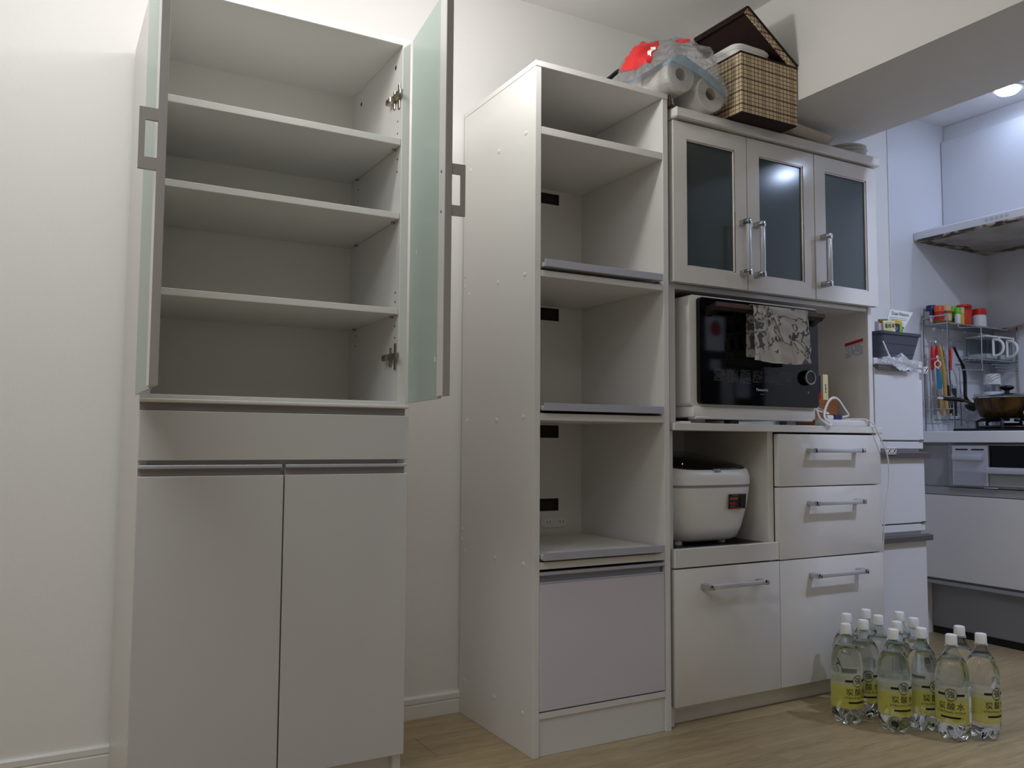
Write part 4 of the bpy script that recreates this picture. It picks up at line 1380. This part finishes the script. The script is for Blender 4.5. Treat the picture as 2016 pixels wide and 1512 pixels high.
# recessed downlights
def downlight():
    e_ = thing('downlight', 'glowing round downlight in the kitchen ceiling beside the beam', 'downlight', (0, 0, 0), 'kitchen downlights')
    B().lathe([(0.050, 0.0), (0.055, -0.0015), (0.056, -0.004), (0.047, -0.005), (0.046, 0.0)], (0, 0, 0), 32, cap0=False, cap1=False).obj('ring', 'plastic_white', e_, 40, local=True)
    B().lathe([(0.046, -0.002), (0.044, -0.010), (0.034, -0.019), (0.016, -0.024), (0.002, -0.025)], (0, 0, 0), 32).obj('lens', 'down_glow', e_, 60, local=True)
    return e_


dl = downlight()
for i, (p, pw) in enumerate((((2.800, -0.392, ZC), 0.065), ((2.030, -1.55, ZC), 1.9), ((2.810, -1.62, ZC), 0.6))):
    o = dl if i == 0 else copy_tree(dl)
    o['label'] = ['glowing round downlight in the kitchen ceiling beside the hood cupboard', 'round downlight in the kitchen ceiling close beside the beam', 'round downlight in the kitchen ceiling mirrored in the middle hutch pane'][i]
    o.location = p
    lamp('downlight_glow', 'AREA', (p[0], p[1], p[2] - 0.030), DOWN_P * pw, COOL if i == 1 else (0.55, 0.69, 1.0), 0.085)

# wire rack with hooks
rk = thing('wire_rack', 'two-level chrome wire rack standing in the kitchen corner', 'wire rack', (3.0, -0.08, 0.846))
RX0, RX1, RY0, RY1, RZ = 2.757, 3.262, -0.133, -0.022, 1.304
wr_ = 0.0028
B().tube(bez([(RX0, RY1, 0.847), (RX0, RY1, 1.20), (RX0, RY1, 1.315), (RX0, RY1 - 0.012, 1.330), (RX0, RY0 + 0.014, 1.334), (RX0, RY0, 1.318), (RX0, RY0, 1.20), (RX0, RY0 - 0.006, 1.02), (RX0, RY0 - 0.018, 0.98), (RX0, RY0 - 0.018, 0.847)], 5), 0.0033, 8).obj('end_frame', 'chrome', rk)
for zz, ya in ((1.154, RY0), (0.9915, RY0 - 0.016), (0.9415, RY0 - 0.018), (0.8800, RY0 - 0.018)):
    B().tube([(RX0, ya, zz - 0.001), (RX0, RY1, zz)], 0.0024, 6).obj('cross_wire', 'chrome', rk)
B().tube([(RX1, RY1, 0.847), (RX1, RY1, 1.318)], 0.0033, 8).obj('post', 'chrome', rk)
B().tube(bez([(RX1 - 0.002, RY0 - 0.03, 0.847), (RX1 - 0.002, RY0 - 0.028, 0.95), (RX1 - 0.002, RY0, 1.02), (RX1 - 0.002, RY0, 1.318)], 6), 0.0033, 8).obj('post', 'chrome', rk)
B().box(RX0 + 0.003, 3.150, RY0, RY1, RZ - 0.006, RZ, 0.0012).obj('top_shelf', 'steel', rk)
b = B()
for yy in (RY0, RY1):
    b.tube([(RX0, yy, 1.300), (RX1, yy, 1.300)], wr_, 6)
for k in range(5):
    yy = RY0 + (RY1 - RY0) * (k + 0.5) / 5
    b.tube([(3.15, yy, 1.300), (RX1, yy, 1.300)], 0.002, 6)
b.obj('shelf_wires', 'chrome', rk)
b = B()
b.tube([(2.835, RY0, 1.1600), (RX1, RY0, 1.1600)], wr_, 6)
b.tube([(2.995, RY1, 1.1600), (RX1, RY1, 1.1600)], wr_, 6)
for k in range(7):
    yy = RY0 + (RY1 - RY0) * (k + 0.5) / 7
    b.tube([(2.995, yy, 1.1625), (RX1, yy, 1.1625)], 0.002, 6)
for xx in (2.995, 3.13, RX1):
    b.tube([(xx, RY0, 1.158), (xx, RY1, 1.158)], 0.002, 6)
b.obj('lower_shelf', 'chrome', rk)
B().tube(bez([(2.835, RY0, 1.300), (2.833, RY0, 1.286), (2.90, RY0, 1.291), (2.980, RY0, 1.297), (2.991, RY0, 1.285), (2.991, RY0, 1.125), (2.982, RY0, 1.1125), (2.835, RY0, 1.1050), (2.833, RY0, 1.09), (2.833, RY0, 0.87)], 4), 0.0026, 8).obj('wire_loop', 'chrome', rk)
B().tube([(RX0, -0.045, 1.2400), (3.00, -0.045, 1.2440)], 0.0024, 6).obj('hook_rail', 'chrome', rk)
for k in range(3):
    z0 = 1.107 if k < 2 else 1.095
    B().tube([(3.06 + k * 0.02, RY0, 1.140 - k * 0.012), (RX1, RY0, 1.145 - k * 0.012)], 0.002, 6).obj('cross_wire', 'chrome', rk)
b = B()
for k in range(4):
    zz = 0.872 + 0.0 * k
    b.tube([(RX0, RY0 - 0.018 + k * 0.03, 0.895), (3.03, RY0 - 0.018 + k * 0.03, 0.897)], 0.002, 6)
b.obj('low_wires', 'chrome', rk)


def hook(x):
    pts = [(x, -0.0485, 1.2455), (x, -0.043, 1.2475), (x, -0.0405, 1.2420), (x, -0.045, 1.225), (x, -0.052, 1.2135), (x, -0.058, 1.2160)]
    B().tube(bez(pts, 3), 0.0013, 6).obj('hook', 'chrome', rk)


for x in (2.7740, 2.7980, 2.810, 2.846, 2.900, 2.916):
    hook(x)


# hanging utensils
def utensil(name, label, loc):
    return thing(name, label, 'utensil', loc)


e = utensil('slotted_turner', 'red-handled turner with dark blade hanging nearest the rack end', (2.773, -0.052, 1.21))
B().tube([(2.7740, -0.052, 1.214), (2.7735, -0.052, 1.195), (2.7720, -0.052, 1.150), (2.7705, -0.052, 1.108)], [0.005, 0.0085, 0.009, 0.007], 10, flat=0.8).obj('handle', 'red', e)
B().tube([(2.7705, -0.052, 1.110), (2.7715, -0.052, 1.060)], 0.003, 8).obj('shaft', 'steel', e)
b = B()
for k in range(6):
    xx = 2.7630 + k * 0.0038
    b.tube([(2.7715, -0.052, 1.065), (xx, -0.052, 1.02), (xx, -0.055, 0.93), (xx + 0.002 - k * 0.0007, -0.055, 0.918)], 0.0015, 6)
b.obj('wires', 'steel', e)
e = utensil('red_spatula', 'red-handled spatula hanging between the turner and bamboo tongs', (2.796, -0.054, 1.21))
B().tube([(2.7980, -0.054, 1.213), (2.7970, -0.054, 1.19), (2.7950, -0.054, 1.125)], [0.004, 0.0072, 0.0068], 10, flat=0.8).obj('handle', 'red', e)
B().tube([(2.7950, -0.054, 1.13), (2.7970, -0.054, 1.02)], 0.003, 8).obj('shaft', 'steel', e)
B().box(2.7880, 2.8080, -0.056, -0.052, 0.935, 1.022, 0.0015).obj('blade', 'steel', e)
e = utensil('bamboo_tongs', 'pale bamboo tongs with brown ends hanging on the wire rack', (2.815, -0.052, 1.217))
B().tube([(2.8092, -0.052, 1.219), (2.812, -0.052, 1.19), (2.822, -0.050, 1.09), (2.823, -0.048, 1.0), (2.824, -0.046, 0.945), (2.838, -0.046, 0.916)], [0.006, 0.0095, 0.010, 0.0085, 0.011, 0.004], 10, flat=0.5).obj('arm', 'bamboo', e)
B().tube([(2.8092, -0.058, 1.219), (2.813, -0.060, 1.19), (2.824, -0.068, 1.09), (2.825, -0.070, 1.0), (2.828, -0.071, 0.945), (2.846, -0.070, 0.914)], [0.006, 0.0095, 0.010, 0.0085, 0.011, 0.004], 10, flat=0.5).obj('arm', 'bamboo', e)
e = utensil('whisk', 'steel whisk with a shiny tube handle and black collar on the rack', (2.85, -0.054, 1.205))
B().tube([(2.846, -0.054, 1.215), (2.848, -0.054, 1.19), (2.8567, -0.054, 1.108), (2.867, -0.054, 1.042)], [0.003, 0.008, 0.008, 0.0055], 12).obj('handle', 'chrome', e)
for k in range(5):
    t_ = 0.18 + 0.13 * k
    p_ = Vector((2.848, -0.054, 1.19)).lerp(Vector((2.8567, -0.054, 1.108)), t_)
    B().tube([(p_.x + 0.0085 * cos(2 * PI * j / 12), p_.y + 0.0085 * sin(2 * PI * j / 12), p_.z) for j in range(12)], 0.0014, 5, True).obj('grip_ring', 'chrome', e)
B().tube([(2.867, -0.054, 1.045), (2.868, -0.054, 1.000)], [0.0105, 0.011], 12).obj('collar', 'black_plastic', e)
b = B()
for k in range(6):
    a = PI * k / 6
    b.tube(bez([(2.868, -0.054, 1.002), (2.873 + 0.018 * cos(a), -0.054 + 0.016 * sin(a), 0.965), (2.882 + 0.004 * cos(a), -0.054, 0.925), (2.873 - 0.018 * cos(a), -0.054 - 0.016 * sin(a), 0.965), (2.868, -0.054, 1.002)], 5), 0.0012, 5)
b.obj('wires', 'black_plastic', e)
e = utensil('soft_turner', 'red-handled turner with black blade hanging beside the black ladle', (2.895, -0.05, 1.21))
B().tube([(2.8996, -0.052, 1.213), (2.898, -0.052, 1.19), (2.891, -0.052, 1.112)], [0.004, 0.0075, 0.0068], 10, flat=0.8).obj('handle', 'red', e)
B().tube(bez([(2.891, -0.052, 1.113), (2.890, -0.052, 1.085), (2.897, -0.052, 1.06), (2.905, -0.052, 1.04), (2.905, -0.052, 1.01)], 4), 0.0026, 8).obj('shaft', 'chrome', e)
B().box(2.8975, 2.9300, -0.055, -0.050, 0.915, 1.035, 0.002).obj('blade', 'black_plastic', e)
e = utensil('ladle', 'long curved black ladle hanging in front of the kitchen rack', (2.92, -0.06, 1.21))
B().tube(bez([(2.9162, -0.056, 1.214), (2.938, -0.058, 1.179), (2.966, -0.060, 1.14), (2.9775, -0.062, 1.100), (2.9755, -0.064, 1.04), (2.968, -0.070, 0.995), (2.985, -0.078, 0.972)], 5), [0.0062] * 10 + [0.0085] * 21, 10, flat=0.7).obj('handle', 'black_plastic', e)
B().rings([[(3.010 + hx * cos(2 * PI * i / 24), -0.082 + hx * 0.85 * sin(2 * PI * i / 24), z + 0.010 * cos(2 * PI * i / 24)) for i in range(24)] for z, hx in ((0.945, 0.012), (0.950, 0.030), (0.962, 0.042), (0.968, 0.044), (0.963, 0.040), (0.953, 0.028), (0.949, 0.010))]).obj('bowl', 'black_plastic', e, 50)
e = utensil('peeler', 'blue clear peeler hanging from a white ring hook on the rack', (2.745, -0.10, 1.165))
b = B()
b.tube(bez([(2.7495, -0.086, 1.155), (2.751, -0.086, 1.163), (2.7565, -0.086, 1.163), (2.760, -0.086, 1.156), (2.757, -0.086, 1.147), (2.756, -0.086, 1.143)], 4), 0.0026, 8)
b.tube([(2.756, -0.086 + 0.0135 * sin(2 * PI * k / 20), 1.1295 + 0.0135 * cos(2 * PI * k / 20)) for k in range(20)], 0.0026, 8, True)
b.obj('ring_hook', 'cap_white', e)
B().tube([(2.756, -0.086, 1.118), (2.756, -0.088, 1.108)], 0.004, 8).obj('eye', 'plastic_white', e)
B().tube([(2.756, -0.089, 1.110), (2.756, -0.090, 1.09), (2.757, -0.092, 1.05), (2.756, -0.092, 1.025)], [0.006, 0.0105, 0.0115, 0.010], 12, flat=0.6).obj('handle', 'peeler_blue', e)
B().box(2.747, 2.765, -0.094, -0.090, 0.996, 1.027, 0.001).obj('blade', 'steel', e)


# spices along the rack top
def jar(name, label, x, y, r, h, capm, bodym, caph, capr=1.0, lab=None, z=RZ, neck=0.0, seg=20):
    e_ = thing(name, label, 'jar', (x, y, z))
    hb2 = h - caph
    pr_ = [(r * 0.92, z), (r, z + 0.003), (r, z + hb2 - 0.006 - neck), (r * 0.86, z + hb2 - neck), (r * (0.80 if neck else 0.86), z + hb2)]
    B().lathe(pr_, (x, y, 0), seg).obj('body', bodym, e_, 40)
    B().lathe([(r * capr, z + hb2), (r * capr * 1.01, z + hb2 + 0.002), (r * capr * 0.98, z + h - 0.002), (r * capr * 0.9, z + h)], (x, y, 0), seg).obj('cap', capm, e_, 40)
    if lab:
        B().lathe([(r * 1.012, z + hb2 * lab[1]), (r * 1.012, z + hb2 * lab[2])], (x, y, 0), seg, cap0=False, cap1=False).obj('wrap_label', lab[0], e_, 60)
    return e_


jar('salt_shaker', 'tall white shaker with a navy cap at the rack end', 2.796, -0.036, 0.0205, 0.084, 'navy', 'ink_white', 0.020, 1.0, ('navy', 0.62, 0.98))
jar('spice_jar', 'spice jar with orange cap and red label beside the white shaker', 2.7875, -0.077, 0.0190, 0.076, 'orange', 'spice_brown', 0.026, 1.0, ('ink_red', 0.35, 0.95))
jar('spice_jar', 'spice jar with beige cap and tan contents on the wire rack', 2.858, -0.066, 0.0190, 0.088, 'tan', 'spice_brown', 0.027, 1.0, ('tan', 0.3, 0.8))
jar('herb_bottle', 'small green bottle with a rounded lime cap on the rack', 2.916, -0.055, 0.0150, 0.087, 'green', 'green', 0.030, 0.98, ('leaf_green', 0.35, 0.6))
jar('herb_bottle', 'slim white bottle with square bright green cap on the rack', 2.887, -0.096, 0.0125, 0.075, 'green', 'ink_white', 0.028, 1.0)
jar('mustard_bottle', 'slim yellow bottle with beige cap between green bottle and chili jar', 2.914, -0.096, 0.0120, 0.078, 'tan', 'yellow', 0.027, 1.0)
jar('chili_jar', 'tall clear jar of red chili with a dark red lid', 2.992, -0.058, 0.0300, 0.100, 'red', 'chili', 0.010, 1.04, ('clear_plastic', 0.82, 0.98))
jar('seasoning_jar', 'squat white jar with a wide red lid at the end of the spice row', 3.0735, -0.076, 0.0290, 0.086, 'red', 'ink_white', 0.026, 1.02, ('bin_white', 0.1, 0.9), neck=0.0)
jar('green_jar', 'small green labelled jar half hidden behind the squat white jar', 3.036, -0.046, 0.0110, 0.062, 'spice_dark', 'leaf_green', 0.014)
jar('sauce_bottle', 'dark red bottle with black cap behind the squat white jar', 3.133, -0.058, 0.0120, 0.082, 'black_plastic', 'spice_dark', 0.028)
B_ = B().box(2.7605, 2.7735, -0.044, -0.026, RZ, RZ + 0.056, 0.001)
tag(B_.obj('brown_carton', 'taupe'), 'small brown carton at the rack end behind the white shaker', 'box')
def foil_z(x, y_):
    u = (x - 3.145) / 0.115
    v = (y_ + 0.150 + 0.03 * u) / 0.110
    return 1.3038 + 0.010 * u + 0.018 * u * u * (1 - v)


b = B().grid(lambda u, v: (3.145 + 0.115 * u, -0.150 + 0.110 * v - 0.03 * u, foil_z(3.145 + 0.115 * u, -0.150 + 0.110 * v - 0.03 * u)), 16, 10, 0.0014)
tag(b.obj('foil_packet', 'ink_red', None, 60), 'flat red and white packet lying past the spice jars on the rack', 'packet')
b = B().grid(lambda u, v: (3.150 + 0.060 * u, -0.142 + 0.088 * v - 0.015 * u, foil_z(3.150 + 0.060 * u, -0.142 + 0.088 * v - 0.015 * u) + 0.0021), 10, 8, 0.0008)
tag(b.obj('paper_sheet', 'paper_white', None, 60), 'white paper sheet lying on the flat red packet', 'paper')


# clear containers with white D handles
def dcont(x, label):
    e_ = thing('clear_container', label, 'container', (x, -0.07, 1.1665))
    w = 0.046
    b_ = B()
    for q in ((x - w, x + w, -0.120, -0.118, 1.167, 1.262), (x - w, x + w, -0.030, -0.028, 1.167, 1.262), (x - w, x - w + 0.002, -0.118, -0.030, 1.167, 1.262), (x + w - 0.002, x + w, -0.118, -0.030, 1.167, 1.262), (x - w, x + w, -0.120, -0.028, 1.165, 1.167)):
        b_.box(*q)
    b_.obj('tub', 'clear_plastic', e_)
    B().box(x - w - 0.002, x + w + 0.002, -0.124, -0.026, 1.262, 1.2700, 0.002).obj('lid', 'cap_white', e_)
    B().box(x + w - 0.012, x + w, -0.130, -0.122, 1.256, 1.268, 0.002).obj('latch', 'cap_white', e_)
    pts = [(x, -0.1225, 1.250 - 0.0)] + [(x, -0.1235 - 0.044 * sin(PI * k / 12) ** 0.8, 1.2155 + 0.036 * cos(PI * k / 12)) for k in range(13)] + [(x, -0.1225, 1.181)]
    B().tube(pts, 0.0058, 8, True, flat=1.0).obj('handle', 'cap_white', e_)
    B().box(x - w + 0.004, x + w - 0.004, -0.115, -0.033, 1.1675, 1.19, 0.002).obj('contents', 'paper_white', e_)


dcont(3.095, 'clear lidded container with white D handle beside the chrome wire loop')
dcont(3.198, 'clear lidded container with white D handle against the corner wall')
bt = thing('white_bottle', 'white-capped bottle standing behind the pan below the wire rack', 'bottle', (3.185, -0.06, 0.846))
B().lathe([(0.034, 0.8465), (0.036, 0.852), (0.036, 1.035), (0.030, 1.060), (0.028, 1.066)], (3.180, -0.062, 0), 28).obj('body', 'clear_plastic', bt, 40)
B().lathe([(0.0366, 0.95), (0.0366, 1.028)], (3.180, -0.062, 0), 28, cap0=False, cap1=False).obj('wrap_label', 'ink_white', bt, 60)
B().lathe([(0.034, 1.060), (0.035, 1.064), (0.0335, 1.105), (0.031, 1.108)], (3.180, -0.062, 0), 28).obj('cap', 'cap_white', bt, 40)
bt2 = thing('wrap_packet', 'clear film packet standing beside the white-capped bottle', 'packet', (3.12, -0.06, 0.846))
B().box(3.060, 3.125, -0.090, -0.045, 0.8465, 1.015, 0.006, 2).obj('pack', 'bin_bag', bt2)
b = B().grid(lambda u, v: tuple(crumple((2.935 + 0.17 * u + 0.03 * (1 - v), -0.027 - 0.003 * sin(u * 9), 0.8470 + 0.215 * v * (1 - 0.45 * u)), 20.0, 0.006, 2.0)), 26, 26)
for v_ in b.bm.verts:
    v_.co.z = max(v_.co.z, 0.8468)
tag(b.obj('film_sheet', 'bin_bag', None, 180), 'crinkled clear film standing behind the hanging utensils', 'plastic film')
b = B().grid(lambda u, v: tuple(crumple((2.770 + 0.13 * u, -0.106 - 0.002 * sin(u * 7), 0.8470 + 0.050 * v), 26.0, 0.005, 6.0)), 22, 10)
for v_ in b.bm.verts:
    v_.co.z = max(v_.co.z, 0.8468)
tag(b.obj('film_roll', 'bin_bag', None, 180), 'low crumpled clear film lying at the foot of the rack', 'plastic film')

# ================================================================== refrigerator opposite (seen mirrored in the microwave door)
rf = thing('refrigerator', 'dark grey refrigerator side with notes pinned on it, mirrored in the microwave', 'refrigerator', (2.98, -2.55, 0))
B().box(2.55, 3.268, -2.90, -2.26, 0.02, 1.85, 0.006).obj('body', 'black_plastic', rf)
B().box(2.53, 2.55, -2.895, -2.265, 0.05, 1.84, 0.004).obj('door', 'black_plastic', rf)
tb = thing('printed_pouch', 'white pouch with a red strawberry pinned to the refrigerator side', 'pouch', (2.87, -2.25, 1.40))
B().box(2.80, 2.94, -2.2595, -2.252, 1.325, 1.525, 0.002).obj('pouch', 'paper_white', tb)
B().lathe([(0.004, -2.2505), (0.030, -2.2515), (0.044, -2.2519)], (2.872, 0, 1.455), 24, 'y').obj('strawberry_print', 'ink_red', tb)
B().box(2.852, 2.890, -2.2512, -2.2500, 1.488, 1.505).obj('leaf_print', 'leaf_green', tb)
nt_ = []
for k, (x0, x1, z0, z1, nm, m, lb) in enumerate(((2.835, 2.91, 1.215, 1.275, 'note', 'ink_white', 'small white note under the strawberry pouch on the refrigerator side'), (3.03, 3.14, 1.06, 1.18, 'note', 'ink_white', 'larger white note low on the refrigerator side'), (2.915, 3.01, 0.98, 1.22, 'patterned_bag', 'hood_filter_sheet', 'narrow patterned bag hanging on the refrigerator side'))):
    tag(B().box(x0, x1, -2.2595, -2.256, z0, z1).obj(nm, m), lb, 'note' if nm == 'note' else 'bag')

# ================================================================== soda bottles on the floor
RB, HB = 0.0435, 0.277


def pet_ring(z, r, lobes=0.0, n=50):
    out = []
    for i in range(n):
        a = 2 * PI * i / n
        k = 0.5 - 0.5 * cos(5 * a)
        rr = r * (1 - lobes * k)
        out.append((rr * cos(a), rr * sin(a), z + lobes * 0.030 * k))
    return out


bo = thing('soda_bottle', 'clear soda bottle with yellow label and white screw cap on the floor', 'bottle', (0, 0, 0), 'soda bottles on the floor')
WZ = 0.216
prof = [(0.0, 0.024, 0.34), (0.003, 0.031, 0.32), (0.008, 0.0360, 0.28), (0.018, 0.0405, 0.18), (0.030, 0.0425, 0.09), (0.042, RB, 0.02), (0.050, RB, 0.0), (0.052, RB - 0.0008, 0.0), (0.100, RB - 0.0008, 0.0), (0.146, RB - 0.0008, 0.0), (0.149, RB, 0.0), (0.160, RB - 0.0002, 0.0), (0.180, 0.0415, 0.0), (0.196, 0.0380, 0.0), (0.208, 0.0330, 0.0), (WZ, 0.0282, 0.0)]
B().rings([pet_ring(z, r, l) for z, r, l in prof]).obj('filled_body', 'soda_water', bo, 60, local=True)
nk = [(WZ, 0.0284), (0.226, 0.0215), (0.234, 0.0160), (0.240, 0.0135), (0.252, 0.0132)]
B().rings([pet_ring(z, r) for z, r in nk] + [pet_ring(z, r - 0.0008) for z, r in reversed(nk)], closed=True).obj('neck', 'pet_shell', bo, 60, local=True)
B().lathe([(0.0170, 0.2465), (0.0172, 0.2480), (0.0170, 0.2500), (0.0146, 0.2505)], (0, 0, 0), 28).obj('neck_ring', 'pet_shell', bo, 40, local=True)
cpn = B()
rs = []
for z, r in ((0.2505, 0.0150), (0.2530, 0.0152), (0.2535, 0.0146), (0.2742, 0.0142), (0.2765, 0.0130), (HB, 0.0110)):
    rs.append([((r + (0.0003 if i % 2 and 0.2532 < z < 0.275 else 0)) * cos(2 * PI * i / 60), (r + (0.0003 if i % 2 and 0.2532 < z < 0.275 else 0)) * sin(2 * PI * i / 60), z) for i in range(60)])
cpn.rings(rs).obj('cap', 'cap_white', bo, 40, local=True)
B().lathe([(RB + 0.0003, 0.049), (RB + 0.0003, 0.148)], (0, 0, 0), 48, cap0=False, cap1=False).obj('wrap_label', 'soda_label', bo, 60, local=True)
RL = RB + 0.0008


def bend(co, dx=0.0, dz=0.0):
    a = (co.x + dx) / RL
    return Vector((RL * sin(a), -RL * cos(a), dz + co.y))


def bend_text(body, size, dx, dz, nm, m, par):
    return B().mesh(text(body, size), lambda c: bend(c, dx, dz)).obj(nm, m, par, 60, local=True)


ink = B()
ink.mesh(text('強', 0.0205), lambda c: bend(c, 0, 0.1255))
ink.mesh(text('炭', 0.0205), lambda c: bend(c, -0.0235, 0.0945))
ink.mesh(text('酸', 0.0205), lambda c: bend(c, 0.0, 0.0945))
ink.mesh(text('水', 0.0205), lambda c: bend(c, 0.0235, 0.0945))
ink.mesh(text('STRONG SODA', 0.0080), lambda c: bend(Vector((c.x * 1.35, c.y, 0)), 0, 0.0795))
ink.mesh(text('SPARKLING WATER', 0.0034), lambda c: Vector((RL * sin(0.0172 / RL * sin(c.x * 52)), -RL * cos(0.0172 / RL * sin(c.x * 52)), 0.1255 + (0.0158 + c.y) * cos(c.x * 52))))
ink.mesh(text('SMART', 0.0034), lambda c: bend(Vector((c.x * 1.6, c.y + abs(c.x) * 0.25, 0)), 0, 0.1085))


def arcq(x0, x1, z0, z1, n=6):
    for k in range(n):
        a, c = x0 + (x1 - x0) * k / n, x0 + (x1 - x0) * (k + 1) / n
        ink.quad(tuple(bend(Vector((a, z0, 0)))), tuple(bend(Vector((c, z0, 0)))), tuple(bend(Vector((c, z1, 0)))), tuple(bend(Vector((a, z1, 0)))))


for k in range(40):
    a, c = 2 * PI * k / 40, 2 * PI * (k + 1) / 40
    ink.quad(*[tuple(bend(Vector((r_ * cos(t_), 0.1255 + r_ * sin(t_), 0)))) for r_, t_ in ((0.0142, a), (0.0142, c), (0.0156, c), (0.0156, a))])
arcq(-0.0350, -0.0152, 0.1225, 0.1285)
arcq(0.0152, 0.0350, 0.1225, 0.1285)
arcq(-0.0270, 0.0230, 0.0640, 0.0690, 10)
ink.mesh(text('1L', 0.007), lambda c: bend(c, 0.0285, 0.0660))
io = ink.obj('label_print', 'ink_black', bo, 180, local=True)
sd = B()
for k in range(4):
    a, c = 0.050 + 0.004 * k, 0.050 + 0.004 * (k + 1)
    sd.quad(tuple(bend(Vector((a, 0.052, 0)))), tuple(bend(Vector((c, 0.052, 0)))), tuple(bend(Vector((c, 0.1465, 0)))), tuple(bend(Vector((a, 0.1465, 0)))))
sd.obj('label_panel', 'ink_white', bo, 60, local=True)
bc = B()
for k in range(9):
    a = 0.0535 + k * 0.0011
    bc.quad(*[tuple(bend(Vector((q[0], q[1], 0))) * 1.006) for q in ((a, 0.120), (a + 0.0006, 0.120), (a + 0.0006, 0.140), (a, 0.140))])
bc.mesh(text('25', 0.014), lambda c: bend(Vector((c.y, c.x, 0)), 0.058, 0.085) * 1.004)
bc.obj('barcode_print', 'ink_grey', bo, 60, local=True)

CAPS = [(1.6284, -0.5224, 20), (1.7293, -0.5141, 35), (1.5046, -0.6154, 40), (1.5949, -0.6035, 14), (1.6889, -0.5876, 60), (1.7933, -0.5793, 15), (1.7509, -0.6549, 70), (1.6664, -0.6648, 120), (1.5654, -0.7274, 33), (1.6478, -0.7431, 42), (1.7669, -0.7894, 65), (1.6478, -0.8354, -6), (1.7287, -0.8740, 50)]
# nudge so that no two overlap
P2 = [[p[0], p[1]] for p in CAPS]
for _ in range(60):
    for i in range(len(P2)):
        for j in range(i):
            dx, dy = P2[i][0] - P2[j][0], P2[i][1] - P2[j][1]
            d = math.hypot(dx, dy)
            m_ = 2 * RB + 0.0024
            if d < m_:
                s_ = (m_ - d) / 2 / d
                P2[i][0] += dx * s_; P2[i][1] += dy * s_
                P2[j][0] -= dx * s_; P2[j][1] -= dy * s_
for i, ((x, y), c) in enumerate(zip(P2, CAPS)):
    o = bo if i == 0 else copy_tree(bo)
    k_ = 0 if i < 5 else (1 if i < 10 else 2)
    o['label'] = ['clear soda bottle with yellow label in the cluster against the white drawer front', 'clear soda bottle with yellow label in the middle cluster of the soda bottles', 'clear soda bottle with yellow label in the trio standing apart'][k_]
    o['group'] = ['soda bottles against the drawers', 'soda bottles of the middle cluster', 'soda bottles of the trio'][k_]
    o.location = (x, y, 0.0)
    va = math.degrees(math.atan2(x - CAMP.x, y - CAMP.y))     # label turns relative to the room
    o.rotation_euler = (0, 0, rad(-va + c[2] * 1.0))
